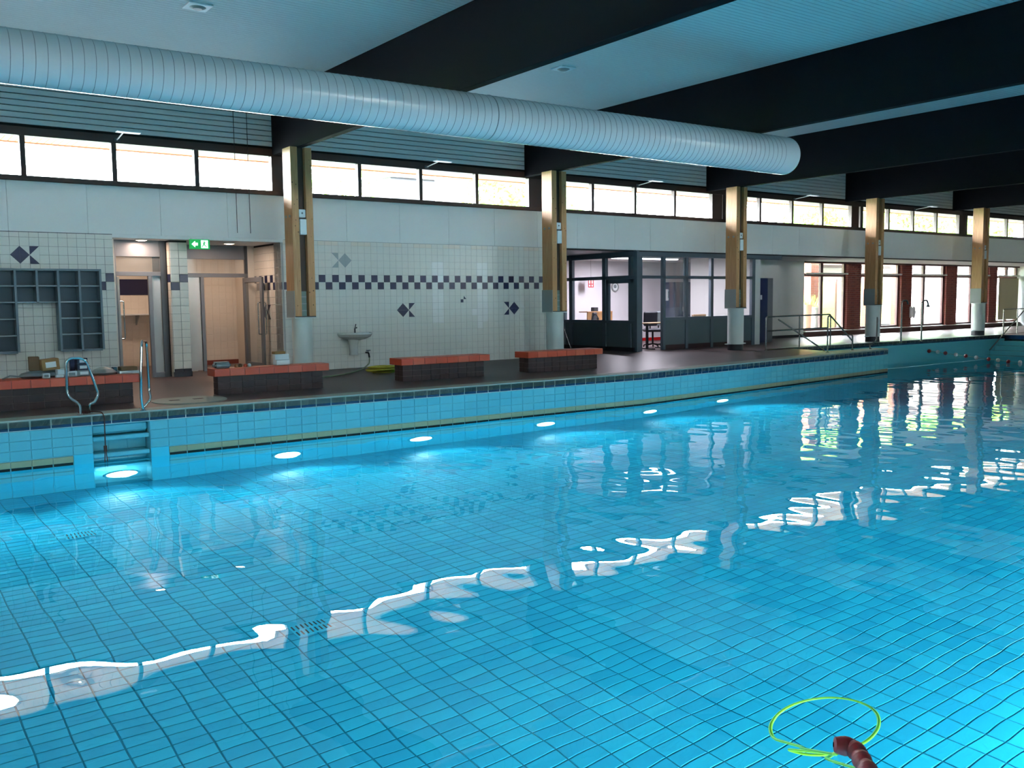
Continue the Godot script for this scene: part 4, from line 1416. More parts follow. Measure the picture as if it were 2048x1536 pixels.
# ------------------------------------------------------------ wide windows with brick piers
func build_window_wall() -> void:
	var z := BACK_Z
	var piers := [[21.72, 22.58], [25.2, 25.95], [28.45, 29.3], [31.9, 32.6]]
	var wp := struct("wall_north_windows")
	part(wp, "plinth", bx(Vector3(19.2, -0.1, z - 0.3), Vector3(HALL_E, 0.16, z + 0.02), 0.004), "frame_red_brown")
	part(wp, "ledge", bx(Vector3(19.2, 0.16, z - 0.3), Vector3(HALL_E, 0.19, z + 0.10), 0.004), "plaster")
	part(wp, "head", bx(Vector3(19.2, 2.56, z - 0.2), Vector3(HALL_E, 2.63, z + 0.02), 0.004), "frame_red_brown")
	for i in piers.size():
		var a: float = piers[i][0]
		var b: float = piers[i][1]
		part(wp, "mortar_core", bx(Vector3(a + 0.01, 0.19, z - 0.24), Vector3(b - 0.01, 2.56, z - 0.01)), "mortar")
		var y := 0.195
		var row := 0
		while y < 2.54:
			var xx := a
			var first := true
			while xx < b - 0.02:
				var w := 0.115 if (first and row % 2 == 1) else 0.235
				first = false
				var x2 := minf(xx + w, b)
				part(wp, "brick", bx(Vector3(xx + 0.005, y, z - 0.12), Vector3(x2 - 0.005, y + 0.065, z), 0.004), "brick" if (row * 3 + int(xx * 7.0)) % 3 else "brick_b")
				xx = x2
			# the narrow face that looks along the hall
			part(wp, "brick", bx(Vector3(a, y, z - 0.245), Vector3(a + 0.03, y + 0.065, z - 0.125), 0.004), "brick")
			y += 0.0765
			row += 1
	var spans := [[19.25, 21.72, 20.33], [22.58, 25.2, 24.0], [25.95, 28.45, 26.96], [29.3, 31.9, 30.6], [32.6, HALL_E, 33.6]]
	for i in spans.size():
		var a: float = spans[i][0]
		var b: float = spans[i][1]
		var mid: float = spans[i][2]
		var w := struct("window_%d" % (11 + i))
		var zz := z - 0.14
		part(w, "jamb", bx(Vector3(a, 0.19, zz - 0.04), Vector3(a + 0.05, 2.56, zz + 0.05), 0.003), "frame_red_brown")
		part(w, "jamb", bx(Vector3(b - 0.10, 0.19, zz - 0.04), Vector3(b, 2.56, zz + 0.05), 0.003), "frame_red_brown")
		part(w, "mullion", bx(Vector3(mid - 0.07, 0.19, zz - 0.04), Vector3(mid + 0.07, 2.56, zz + 0.05), 0.003), "frame_red_brown")
		part(w, "bottom_rail", bx(Vector3(a, 0.19, zz - 0.04), Vector3(b, 0.27, zz + 0.05), 0.003), "frame_red_brown")
		part(w, "transom", bx(Vector3(a, 2.10, zz - 0.04), Vector3(b, 2.20, zz + 0.05), 0.003), "frame_red_brown")
		var st := new_st()
		tube(st, [Vector3(a + 0.02, 2.20, zz + 0.16), Vector3(b - 0.02, 2.20, zz + 0.16)], 0.03, 10)
		part(w, "heating_pipe", st.commit(), "pipe_white")
		for q in [[a, mid], [mid, b]]:
			part(w, "pane", bx(Vector3(q[0], 0.25, zz - 0.004), Vector3(q[1], 2.12, zz + 0.004)), "glass")
			part(w, "pane", bx(Vector3(q[0], 2.18, zz - 0.004), Vector3(q[1], 2.56, zz + 0.004)), "glass")
	# pale blind behind the last window
	solo("window_blind", bx(Vector3(32.66, 0.3, z + 0.02), Vector3(34.4, 2.1, z + 0.035), 0.004), "curtain_beige", "creased beige blind covering the last wide window", "blind", Vector3.ZERO)
	# courtyard behind the glass
	var yard := struct("floor_courtyard")
	part(yard, "paving", bx(Vector3(18.3, -0.3, -14.0), Vector3(45.0, 0.0, BACK_Z - 0.3)), "paving")
	var scr := [[22.9, 25.6, -5.6], [26.4, 29.3, -6.4], [29.6, 32.5, -7.2]]
	for i in scr.size():
		var s := thing("garden_screen", "pale yellow garden screen in the courtyard, " + ["second from the white wall", "between two brick stubs", "furthest along the courtyard"][i], "screen", Vector3(scr[i][0], 0.0, scr[i][2]), "yellow courtyard screens")
		part(s, "cloth", bx(Vector3(0.0, 0.1, -0.02), Vector3(scr[i][1] - scr[i][0], 2.0, 0.02), 0.004), "screen_yellow")
		part(s, "post", bx(Vector3(-0.05, 0.0, -0.05), Vector3(0.03, 2.1, 0.05), 0.004), "frame_red_brown")
		part(s, "post", bx(Vector3(scr[i][1] - scr[i][0], 0.0, -0.05), Vector3(scr[i][1] - scr[i][0] + 0.08, 2.1, 0.05), 0.004), "frame_red_brown")
	var st2 := [[22.6, -4.6, 0.5], [27.5, -5.2, 0.7], [31.0, -6.0, 0.5], [25.8, -5.0, 0.4]]
	for i in st2.size():
		var s := thing("brick_pillar", "orange-red brick pillar outside in the courtyard, " + ["behind the potted plants", "behind the door-height window", "beyond the third brick pier", "beside the first yellow screen"][i], "pillar", Vector3(st2[i][0], 0.0, st2[i][1]), "courtyard brick pillars")
		part(s, "core", bx(Vector3(0.01, 0.0, -0.39), Vector3(st2[i][2] - 0.01, 2.75, -0.01)), "mortar")
		var y := 0.0
		var row := 0
		while y < 2.7:
			var xx := 0.0
			while xx < st2[i][2] - 0.02:
				var x2: float = minf(xx + (0.12 if (row % 2 == 1 and xx == 0.0) else 0.24), st2[i][2])
				part(s, "brick", bx(Vector3(xx + 0.005, y, -0.12), Vector3(x2 - 0.005, y + 0.08, 0.0), 0.004), "brick_orange")
				xx = x2
			part(s, "brick", bx(Vector3(0.0, y, -0.40), Vector3(0.03, y + 0.08, -0.125), 0.004), "brick_orange")
			y += 0.092
			row += 1
	# roof over the courtyard's far range
	part(yard, "far_roof", bx(Vector3(21.0, 2.75, -9.0), Vector3(45.0, 3.0, -6.6)), "frame_red_brown")
	part(yard, "far_wall", bx(Vector3(21.0, 0.0, -9.2), Vector3(45.0, 2.75, -9.0)), "building_white")
	for i in 2:
		var pt := thing("planter", ["tall pale planter with grasses outside the first wide window", "short round terracotta planter outside the first wide window"][i], "planter", Vector3([22.1, 21.4][i], 0.0, [-4.0, -3.9][i]))
		var st := new_st()
		var hh: float = [1.0, 1.1][i]
		lathe(st, [Vector2(0.16, 0.0), Vector2([0.24, 0.2][i], hh), Vector2([0.2, 0.17][i], hh), Vector2([0.19, 0.16][i], hh - 0.08)], 20)
		part(pt, "pot", st.commit(), "terracotta" if i == 1 else "paving")
		st = new_st()
		for k in 46:
			var a := rng.randf_range(0, TAU)
			var l := rng.randf_range(0.25, 0.55)
			var o := Vector3(rng.randf_range(-0.12, 0.12), hh - 0.06, rng.randf_range(-0.12, 0.12))
			var tip := o + Vector3(cos(a) * l * 0.7, l, sin(a) * l * 0.7)
			var side := Vector3(-sin(a), 0, cos(a)) * 0.012
			tri(st, o - side, tip, o + side)
		part(pt, "grass_blades", st.commit(), "leaf_b").set_meta("kind", "stuff")
	leafy("climbing_shrub", "bright green leafy climber hanging outside the first wide window", Vector3(19.75, 0.0, -4.3), [[Vector3(0.1, 2.1, 0.0), 0.55], [Vector3(0.25, 1.6, 0.1), 0.5], [Vector3(0.0, 1.1, 0.1), 0.35], [Vector3(0.3, 2.6, 0.0), 0.5], [Vector3(-0.05, 0.65, 0.1), 0.22]], 900, 0.07, 2.2, 0.04)

func leafy(called: String, label: String, at: Vector3, blobs: Array, n: int, size: float, trunk_h: float, trunk_r: float) -> void:
	var t := thing(called, label, "tree" if trunk_r > 0.1 else "shrub", at, "")
	var st := new_st()
	tube(st, [Vector3(0, 0, 0), Vector3(0.05, trunk_h * 0.5, 0.02), Vector3(0, trunk_h, 0)], trunk_r, 8)
	part(t, "trunk", st.commit(), "bark")
	for m in ["leaf", "leaf_b"]:
		st = new_st()
		for k in n / 2:
			var b: Array = blobs[rng.randi_range(0, blobs.size() - 1)]
			var d: Vector3 = Vector3(rng.randfn(), rng.randfn(), rng.randfn()).normalized() * pow(rng.randf(), 0.45) * b[1]
			var c: Vector3 = b[0] + d
			var u := Vector3(rng.randfn(), rng.randfn(), rng.randfn()).normalized()
			var v := u.cross(Vector3(rng.randfn(), rng.randfn(), rng.randfn())).normalized()
			var s := size * rng.randf_range(0.7, 1.3)
			quad(st, c - u * s, c - v * s * 0.45, c + u * s, c + v * s * 0.45)
		part(t, "foliage", st.commit(), m).set_meta("kind", "stuff")

# ------------------------------------------------------------ benches
func build_benches() -> void:
	# x0, x1, back z, front z of the seat slab; the tiled base stands back from it
	bench([-7.6, -4.43, 2.78, 3.28], "long orange-topped tiled bench below the grey shelf, with boxes on it")
	bench([-3.262, -1.30, 2.80, 3.16], "orange-topped tiled bench before the two doors")
	bench([0.155, 2.10, 2.62, 3.07], "orange-topped tiled bench below the checker band")
	bench([3.035, 5.02, 2.60, 3.05], "orange-topped tiled bench nearest to the office")

func bench(q: Array, label: String) -> void:
	var x0: float = q[0]
	var x1: float = q[1]
	var z0: float = q[2]
	var z1: float = q[3]
	var y := deck_y(z1) - 0.004
	var top := 0.352
	var low := 0.230
	var b := thing("tiled_bench", label, "bench", Vector3((x0 + x1) * 0.5, y, (z0 + z1) * 0.5), "tiled benches along the pool")
	var o := -b.position
	part(b, "seat_core", bx(Vector3(x0 + 0.008, low + 0.004, z0 + 0.008), Vector3(x1 - 0.008, top - 0.004, z1 - 0.008)), "bench_grout", o)
	part(b, "base_core", bx(Vector3(x0 + 0.085, y, z0 + 0.06), Vector3(x1 - 0.085, low + 0.01, z1 - 0.108)), "bench_grout", o)
	# front, end and top tiles of the seat
	var n := int(round((x1 - x0) / 0.25))
	var w := (x1 - x0) / n
	var om := ["orange_tile", "orange_tile_b"]
	var fm := tile_mesh(w - 0.005, top - low - 0.004, 0.012, 0.004)
	var tm := tile_mesh(w - 0.005, (z1 - z0) - 0.006, 0.012, 0.004)
	for i in n:
		part(b, "seat_tile", fm, om[(i * 3 + n) % 2 if i % 3 else 0], o + Vector3(x0 + (i + 0.5) * w, (top + low) * 0.5, z1))
		part(b, "top_tile", tm, om[(i + n) % 2], o + Vector3(x0 + (i + 0.5) * w, top, (z0 + z1) * 0.5), Basis(Vector3.RIGHT, -PI / 2.0))
	var em := tile_mesh((z1 - z0) - 0.006, top - low - 0.004, 0.012, 0.004)
	part(b, "end_tile", em, "orange_tile", o + Vector3(x0, (top + low) * 0.5, (z0 + z1) * 0.5), Basis(Vector3(0, 0, 1), Vector3.UP, Vector3(-1, 0, 0)))
	part(b, "end_tile", em, "orange_tile", o + Vector3(x1, (top + low) * 0.5, (z0 + z1) * 0.5), Basis(Vector3(0, 0, -1), Vector3.UP, Vector3(1, 0, 0)))
	# dark base tiles, three rows
	var c0 := x0 + 0.077
	var c1 := x1 - 0.077
	var nb := int(round((c1 - c0) / 0.198))
	var wb := (c1 - c0) / nb
	var hb := (low - y) / 3.0
	var bm := tile_mesh(wb - 0.005, hb - 0.005, 0.01, 0.002)
	var nz := 2
	var wz := (z1 - 0.10 - (z0 + 0.05)) / nz
	var sm := tile_mesh(wz - 0.005, hb - 0.005, 0.01, 0.002)
	for r in 3:
		for i in nb:
			part(b, "base_tile", bm, "bench_tile" if (i + r) % 3 else "bench_tile_b", o + Vector3(c0 + (i + 0.5) * wb, y + (r + 0.5) * hb, z1 - 0.10))
		for i in nz:
			part(b, "base_tile", sm, "bench_tile", o + Vector3(c0, y + (r + 0.5) * hb, z0 + 0.05 + (i + 0.5) * wz), Basis(Vector3(0, 0, 1), Vector3.UP, Vector3(-1, 0, 0)))
			part(b, "base_tile", sm, "bench_tile", o + Vector3(c1, y + (r + 0.5) * hb, z0 + 0.05 + (i + 0.5) * wz), Basis(Vector3(0, 0, -1), Vector3.UP, Vector3(1, 0, 0)))

# ------------------------------------------------------------ rails
func rail(called: String, label: String, category: String, runs: Array, r: float, m: String, round_ := 0.09, feet := []) -> Node3D:
	var o: Vector3 = runs[0][0]
	var t := thing(called, label, category, o)
	for i in runs.size():
		var pts := []
		for p in runs[i]:
			pts.append(p - o)
		var st := new_st()
		tube(st, rounded(pts, round_) if pts.size() > 2 else pts, r, 10)
		part(t, "bar" if i else "rail", st.commit(), m)
	for f in feet:
		var st := new_st()
		lathe(st, [Vector2(r * 2.2, 0.0), Vector2(r * 2.2, 0.008), Vector2(r * 1.3, 0.02)], 16, Transform3D(Basis.IDENTITY, f - o))
		part(t, "foot_flange", st.commit(), m)
	return t

func build_rails() -> void:
	var s := 400.0 / 1463.0
	var P := func(x: float, y: float, z: float) -> Vector3:
		return pz(x * s, 440.0 + y * s, z)
	# grab rails of the ladder niche: the first is turned across, the second stands square to the edge
	var yf := deck_y(4.2) + 0.004
	var f1 := Vector3(P.call(590.0, 1405.0, 4.22).x, yf, 4.22)
	var f2 := Vector3(P.call(655.0, 1388.0, 4.10).x, yf, 4.10)
	rail("grab_rail", "bent chrome grab rail at the pool ladder, turned sideways", "rail", [[f1, P.call(588.0, 1350.0, 4.18), P.call(490.0, 1290.0, 4.1), P.call(481.0, 1010.0, 4.1), P.call(625.0, 1008.0, 4.1), P.call(722.0, 1275.0, 4.1), P.call(690.0, 1335.0, 4.12), P.call(655.0, 1345.0, 4.12), f2]], 0.019, "chrome", 0.10, [f1, f2])
	var g1 := Vector3(-4.66, yf, 4.30)
	var g2 := Vector3(-4.60, yf, 4.02)
	rail("grab_rail", "upright chrome grab rail at the pool ladder, square to the pool edge", "rail", [[g1, P.call(1032.0, 1300.0, 4.32), P.call(1030.0, 1150.0, 4.35), P.call(1036.0, 885.0, 4.30), P.call(1070.0, 885.0, 3.92), P.call(1092.0, 1255.0, 3.92), P.call(1105.0, 1310.0, 3.98), g2]], 0.019, "chrome", 0.09, [g1, g2])
	# brown cord from the first rail into the niche
	var st := new_st()
	var c0 := P.call(660.0, 1398.0, 4.2) as Vector3
	tube(st, rounded([Vector3(c0.x - 0.14, yf + 0.02, 4.2), Vector3(c0.x + 0.02, yf + 0.025, 4.12), Vector3(-5.21, yf + 0.03, 4.34), Vector3(-5.195, -0.13, 4.395), Vector3(-5.20, -0.55, 4.39)], 0.05), 0.008, 8)
	var cd := thing("cord", "brown cord knotted round the turned grab rail and hanging into the niche", "cord", Vector3.ZERO)
	part(cd, "line", st.commit(), "cord_brown")
	st = new_st()
	for k in 6:
		var a := TAU * k / 6.0
		tube(st, [Vector3(c0.x - 0.07 + 0.07 * cos(a), yf + 0.02, 4.17 + 0.06 * sin(a)), Vector3(c0.x - 0.07 + 0.07 * cos(a + 1.4), yf + 0.03, 4.17 + 0.06 * sin(a + 1.4))], 0.012, 6)
	part(cd, "knot_coil", st.commit(), "cord_brown")
	st = new_st()
	tube(st, [Vector3(-5.20, -0.52, 4.39), Vector3(-5.20, -0.60, 4.39)], 0.022, 10)
	tube(st, [Vector3(-5.205, -0.58, 4.39), Vector3(-5.215, -0.74, 4.39)], 0.007, 6)
	tube(st, [Vector3(-5.195, -0.58, 4.39), Vector3(-5.18, -0.74, 4.39)], 0.007, 6)
	part(cd, "clasp", st.commit(), "cord_brown")
	# stainless railings round the entry steps
	var q := 0.2773
	var D := func(x: float, y: float, z: float) -> Vector3:
		return pz(1480.0 + x * q, 480.0 + y * q, z)
	var za := 1.62
	var zb := 2.90
	var ya := deck_y(za)
	var yb := deck_y(zb)
	var A := D.call(185.0, 797.0, za) as Vector3
	var Bp := D.call(427.0, 785.0, za) as Vector3
	var E := D.call(650.0, 770.0, za) as Vector3
	A.y = ya
	Bp.y = ya
	E.y = ya
	var ht := 0.90
	rail("stair_railing", "stainless railing with three posts behind the entry steps", "railing", [
		[A, A + Vector3(0, ht, 0), Vector3(E.x, ya + ht + 0.02, za), E],
		[Bp, Bp + Vector3(0, ht, 0)],
		[A + Vector3(0, 0.52, 0), Vector3(E.x - 0.12, ya + 0.54, za)],
		[A + Vector3(0, 0.02, 0), Bp + Vector3(0, 0.02, 0)]], 0.021, "steel_rail", 0.08, [A, Bp, E])
	var C := D.call(630.0, 815.0, zb + 0.15) as Vector3
	var Ee := D.call(810.0, 795.0, zb) as Vector3
	C.y = yb
	Ee.y = yb
	rail("stair_railing", "stainless handrail sloping down along the tongue of the pool edge", "railing", [
		[C, C + Vector3(0, 0.95, 0.0), C + Vector3(0.12, 0.95, 0.0), Vector3(Ee.x, yb + 0.25, zb)],
		[Ee, Ee + Vector3(0, 0.42, 0), Ee + Vector3(-0.45, 0.43, 0)]], 0.021, "steel_rail", 0.08, [C, Ee])
	rail("stair_railing", "stainless diagonal handrail running down from the first railing post", "railing", [
		[D.call(275.0, 572.0, za + 0.06), D.call(625.0, 808.0, zb - 0.2)]], 0.021, "steel_rail")
	rail("stair_railing", "bent stainless foot rail at the tip of the tongue", "railing", [
		[Vector3(15.0, yb, zb), D.call(935.0, 760.0, zb), D.call(985.0, 725.0, zb), D.call(990.0, 560.0, zb - 0.6)]], 0.021, "steel_rail", 0.08, [Vector3(15.0, yb, zb)])
	# two shower posts on the far deck
	for k in 2:
		var u: float = [1160.0, 1307.0][k]
		var z := 1.75
		var ft := D.call(u, [740.0, 728.0][k], z) as Vector3
		ft.y = deck_y(z)
		var top := D.call(u, 440.0, z) as Vector3
		top.x = ft.x
		var t := rail("shower_post", ["plain curved stainless hook post on the deck before the second brick pier", "stainless post with a curved shower head before the door-height window"][k], "post", [[ft, top, top + Vector3(0.28, 0.02, 0.0), top + Vector3(0.34, -0.1, 0.0)]], 0.026, "steel_rail", 0.1, [ft])
		if k == 1:
			var sh := new_st()
			lathe(sh, [Vector2(0.06, -0.20), Vector2(0.05, -0.14), Vector2(0.02, -0.10)], 14, Transform3D(Basis.IDENTITY, top + Vector3(0.34, 0.0, 0.0) - ft))
			part(t, "shower_head", sh.commit(), "steel_grey")
	# handrails of the far steps
	for k in 2:
		var z := BAY_Z + 0.15 + 0.9 * k
		var a := Vector3(25.0 + 0.7 * k, deck_y(1.2), z)
		rail("step_handrail", ["stainless handrail of the far steps beside the last column", "stainless handrail of the far steps on the water side"][k], "handrail", [
			[a + Vector3(0.3, 0.0, 0), a + Vector3(0.3, 0.9, 0), a + Vector3(1.9, 0.9, 0), a + Vector3(-0.6, -0.5, 0)],
			[a + Vector3(1.3, 0.0, 0), a + Vector3(1.3, 0.9, 0)]], 0.021, "steel_rail", 0.05, [a + Vector3(0.3, 0.0, 0)])

# ------------------------------------------------------------ small things
func stack_box(label: String, called: String, category: String, lo: Vector3, hi: Vector3, m: String, turn := 0.0, flap := "") -> Node3D:
	var c := Vector3((lo.x + hi.x) * 0.5, lo.y, (lo.z + hi.z) * 0.5)
	var t := thing(called, label, category, c)
	t.rotation.y = turn
	part(t, "body", bx(lo - c, hi - c, 0.006), m)
	if flap:
		part(t, "panel", bx(Vector3((lo.x - hi.x) * 0.3, (hi.y - lo.y) * 0.25, (hi.z - lo.z) * 0.5), Vector3((hi.x - lo.x) * 0.3, (hi.y - lo.y) * 0.75, (hi.z - lo.z) * 0.5 + 0.002)), flap)
	return t

func build_small_things() -> void:
	var s := 400.0 / 1463.0
	# pigeon-hole shelf on the left wall, an arch of open boxes
	var zf := 0.25
	var sh := thing("pigeonhole_shelf", "grey arch-shaped wall shelf of open square compartments", "shelf", Vector3(-5.25, 0.60, 0.0))
	var o := -sh.position
	var xs := [-6.64, -6.31, -5.945, -5.575, -5.245, -4.915, -4.578, -4.236]
	var ys := [0.605, 0.885, 1.165, 1.445, 1.72, 1.995]
	var t := 0.018
	for i in xs.size():
		var full: bool = i <= 3 or i >= 5
		part(sh, "upright", bx(Vector3(xs[i] - t, ys[0] if full else ys[3], 0.002), Vector3(xs[i] + t, ys[5] + t, zf), 0.003), "shelf_grey", o)
	for j in ys.size():
		for i in xs.size() - 1:
			var gap: bool = i == 3 or i == 4
			if gap and j < 3:
				continue
			part(sh, "shelf_board", bx(Vector3(xs[i] + t, ys[j] - t * (1.0 if j in [0, 5] else 0.6), 0.002), Vector3(xs[i + 1] - t, ys[j] + t * (1.0 if j in [0, 5] else 0.6), zf - (0.0 if j in [0, 5] else 0.03)), 0.002), "shelf_grey" if j in [0, 5] else "shelf_board", o)
	part(sh, "back_panel", bx(Vector3(xs[0], ys[0], 0.002), Vector3(xs[3], ys[5], 0.012)), "shaded_shelf_back", o)
	part(sh, "back_panel", bx(Vector3(xs[5], ys[0], 0.002), Vector3(xs[7], ys[5], 0.012)), "shaded_shelf_back", o)
	part(sh, "back_panel", bx(Vector3(xs[3], ys[3], 0.002), Vector3(xs[5], ys[5], 0.012)), "shaded_shelf_back", o)
	# boxes on the long bench (seat top)
	var top := 0.3555
	var z := 3.05
	var X := func(x: float, y := 1110.0) -> float:
		return pz(x * s, 440.0 + y * s, z).x
	stack_box("crumpled brown cardboard carton tipped on the grey bag", "carton", "carton", Vector3(X.call(300.0), top + 0.105, z - 0.16), Vector3(X.call(432.0), top + 0.265, z + 0.06), "cardboard", 0.12, "paper_white").rotation.z = 0.09
	stack_box("dark brown flattened carton leaning behind the tipped carton", "carton", "carton", Vector3(X.call(222.0), top + 0.10, z - 0.2), Vector3(X.call(300.0), top + 0.30, z - 0.02), "cardboard_dark", -0.1)
	var bg := thing("grey_bag", "slack grey plastic bag lying under the cartons", "bag", Vector3(X.call(310.0), top, z - 0.05))
	var st := new_st()
	lathe(st, [Vector2(0.0001, 0.0), Vector2(0.26, 0.0), Vector2(0.31, 0.03), Vector2(0.27, 0.07), Vector2(0.15, 0.10), Vector2(0.0001, 0.104)], 20, Transform3D(Basis(Vector3(1, 0, 0), Vector3.UP, Vector3(0, 0, 0.55)), Vector3.ZERO))
	part(bg, "body", st.commit(), "plastic_grey")
	st = new_st()
	tube(st, [Vector3(-0.28, 0.03, 0.05), Vector3(-0.42, 0.05, 0.08), Vector3(-0.52, 0.012, 0.1)], 0.012, 6)
	part(bg, "drawstring", st.commit(), "plastic_grey")
	stack_box("small white box beside the grey bag", "small_box", "box", Vector3(X.call(295.0), top, z + 0.09), Vector3(X.call(350.0), top + 0.07, z + 0.17), "paper_white", 0.0, "plastic_grey")
	stack_box("flat white box under another white box on the bench", "small_box", "box", Vector3(X.call(392.0), top, z + 0.05), Vector3(X.call(450.0), top + 0.04, z + 0.16), "paper_white")
	stack_box("white box stacked crooked on a flat white box", "small_box", "box", Vector3(X.call(402.0), top + 0.041, z + 0.05), Vector3(X.call(455.0), top + 0.115, z + 0.15), "paper_white", 0.15)
	stack_box("white box with a dark printed line next to the grab rail", "small_box", "box", Vector3(X.call(470.0), top, z + 0.04), Vector3(X.call(550.0), top + 0.08, z + 0.15), "paper_white", 0.0, "plastic_grey")
	stack_box("dark violet tin behind the white boxes", "tin", "tin", Vector3(X.call(520.0), top, z - 0.12), Vector3(X.call(555.0), top + 0.27, z - 0.04), "violet_tile")
	for k in 3:
		stack_box(["dark box with pale label at the bottom of the stack", "dark box with pale label in the middle of the stack", "dark box with pale label at the top of the stack"][k], "labelled_box", "box", Vector3(X.call(555.0), top + 0.088 * k, z - 0.08), Vector3(X.call(655.0 - 12.0 * k), top + 0.088 * k + 0.086, z + 0.10), "navy_plastic" if k else "plastic_grey", 0.04 * k, "paper_white")
	var pb := thing("clear_bag", "crumpled translucent plastic bag on the bench end", "bag", Vector3(X.call(755.0), top, z))
	st = new_st()
	lathe(st, [Vector2(0.0001, 0.0), Vector2(0.17, 0.0), Vector2(0.2, 0.03), Vector2(0.13, 0.08), Vector2(0.04, 0.115), Vector2(0.0001, 0.118)], 14, Transform3D(Basis(Vector3(1, 0, 0), Vector3.UP, Vector3(0, 0, 0.6)), Vector3.ZERO))
	part(pb, "body", st.commit(), "steel_grey")
	stack_box("flat brown carton on a white tray at the bench end", "carton", "carton", Vector3(X.call(880.0), top + 0.042, z - 0.15), Vector3(X.call(1000.0), top + 0.10, z + 0.05), "cardboard_dark")
	stack_box("white tray under the flat carton at the bench end", "tray", "tray", Vector3(X.call(865.0), top, z - 0.16), Vector3(X.call(1012.0), top + 0.04, z + 0.08), "paper_white")
	stack_box("teal plastic case beside the flat carton", "plastic_case", "case", Vector3(X.call(832.0), top, z - 0.14), Vector3(X.call(860.0), top + 0.10, z - 0.02), "teal_plastic")
	# things on the second bench
	z = 2.98
	var Y := func(x: float) -> float:
		return pz(400.0 + x * 0.1465, 690.0 + 300.0 * 0.1465, z).x
	stack_box("white paper packet at the bottom of the pair on the second bench", "paper_packet", "packet", Vector3(Y.call(1030.0), top, z - 0.1), Vector3(Y.call(1210.0), top + 0.085, z + 0.06), "paper_white")
	stack_box("white paper packet lying crooked on the other packet", "paper_packet", "packet", Vector3(Y.call(1022.0), top + 0.087, z - 0.1), Vector3(Y.call(1205.0), top + 0.18, z + 0.06), "paper_white", -0.1)
	stack_box("brown wooden block on top of the white packets", "wood_block", "block", Vector3(Y.call(1010.0), top + 0.182, z - 0.08), Vector3(Y.call(1165.0), top + 0.225, z + 0.03), "cardboard", 0.08)
	var pk := thing("clear_pack", "translucent grey pack of plastic parts on the second bench", "pack", Vector3(Y.call(300.0), top, z))
	part(pk, "body", bx(Vector3(-0.14, 0.0, -0.08), Vector3(0.13, 0.09, 0.08), 0.03), "plastic_grey")
	part(pk, "lid", bx(Vector3(-0.12, 0.09, -0.06), Vector3(0.10, 0.10, 0.06), 0.004), "steel_grey")
	for k in 4:
		st = new_st()
		lathe(st, [Vector2(0.0001, 0.0), Vector2(0.03, 0.0), Vector2(0.032, 0.03), Vector2(0.018, 0.05), Vector2(0.0001, 0.052)], 14)
		solo("pipe_fitting", st.commit(), ["wood_tan", "cardboard_dark", "orange_tile_b", "paper_white"][k], ["small tan pipe fitting on the second bench", "small dark pipe fitting on the second bench", "small reddish pipe fitting on the second bench", "small white pipe fitting on the second bench"][k], "fitting", Vector3(Y.call(490.0 + 62.0 * k), top, z + 0.02 - 0.03 * (k % 2)), "pipe fittings on the second bench")
	# wash basin on the tiled wall
	var bs := thing("wash_basin", "white ceramic wash basin on a half pedestal under the grey fish", "basin", Vector3(0.745, 0.745, 0.0))
	var rings := 7
	st = new_st()
	var outl := func(kx: float, kz: float, y: float, a: float) -> Vector3:
		var c := cos(a)
		var sn := sin(a)
		return Vector3(kx * c, y, maxf(0.0, kz * sn) if sn > 0.0 else 0.0)
	var prof := [[0.365, 0.46, 0.0], [0.37, 0.47, -0.03], [0.34, 0.42, -0.08], [0.22, 0.30, -0.13], [0.12, 0.20, -0.15]]
	for i in prof.size() - 1:
		for k in 18:
			var a0 := PI * k / 18.0
			var a1 := PI * (k + 1) / 18.0
			var p := [outl.call(prof[i][0], prof[i][1], prof[i][2], a0), outl.call(prof[i][0], prof[i][1], prof[i][2], a1), outl.call(prof[i + 1][0], prof[i + 1][1], prof[i + 1][2], a1), outl.call(prof[i + 1][0], prof[i + 1][1], prof[i + 1][2], a0)]
			quad(st, p[3], p[2], p[1], p[0])
	var inn := [[0.365, 0.46, 0.0], [0.32, 0.41, -0.005], [0.27, 0.36, -0.09], [0.05, 0.2, -0.12]]
	for i in inn.size() - 1:
		for k in 18:
			var a0 := PI * k / 18.0
			var a1 := PI * (k + 1) / 18.0
			var p := [outl.call(inn[i][0], inn[i][1], inn[i][2], a0), outl.call(inn[i][0], inn[i][1], inn[i][2], a1), outl.call(inn[i + 1][0], inn[i + 1][1], inn[i + 1][2], a1), outl.call(inn[i + 1][0], inn[i + 1][1], inn[i + 1][2], a0)]
			quad(st, p[0], p[1], p[2], p[3])
	part(bs, "bowl", st.commit(), "ceramic")
	part(bs, "tap_deck", bx(Vector3(-0.33, -0.02, 0.0), Vector3(0.33, 0.0, 0.13), 0.008), "ceramic")
	st = new_st()
	lathe(st, [Vector2(0.095, -0.46), Vector2(0.085, -0.40), Vector2(0.095, -0.25), Vector2(0.12, -0.12)], 20, Transform3D(Basis.IDENTITY, Vector3(-0.06, 0, 0.12)))
	part(bs, "pedestal", st.commit(), "ceramic")
	st = new_st()
	tube(st, rounded([Vector3(0.0, 0.0, 0.08), Vector3(0.0, 0.10, 0.08), Vector3(-0.02, 0.11, 0.2)], 0.03), 0.016, 10)
	tube(st, [Vector3(0.0, 0.09, 0.08), Vector3(0.035, 0.18, 0.06)], 0.012, 8)
	part(bs, "tap", st.commit(), "alu_dark")
	# wall tap with a garden hose running along the floor
	var wt := pz(732.0, 705.0, 0.0)
	var tp := thing("wall_tap", "chrome hose tap low on the tiled wall", "tap", wt)
	st = new_st()
	tube(st, rounded([Vector3(0, 0, 0), Vector3(0, 0, 0.12), Vector3(0.01, -0.10, 0.13)], 0.04), 0.018, 10)
	part(tp, "spout", st.commit(), "black")
	st = new_st()
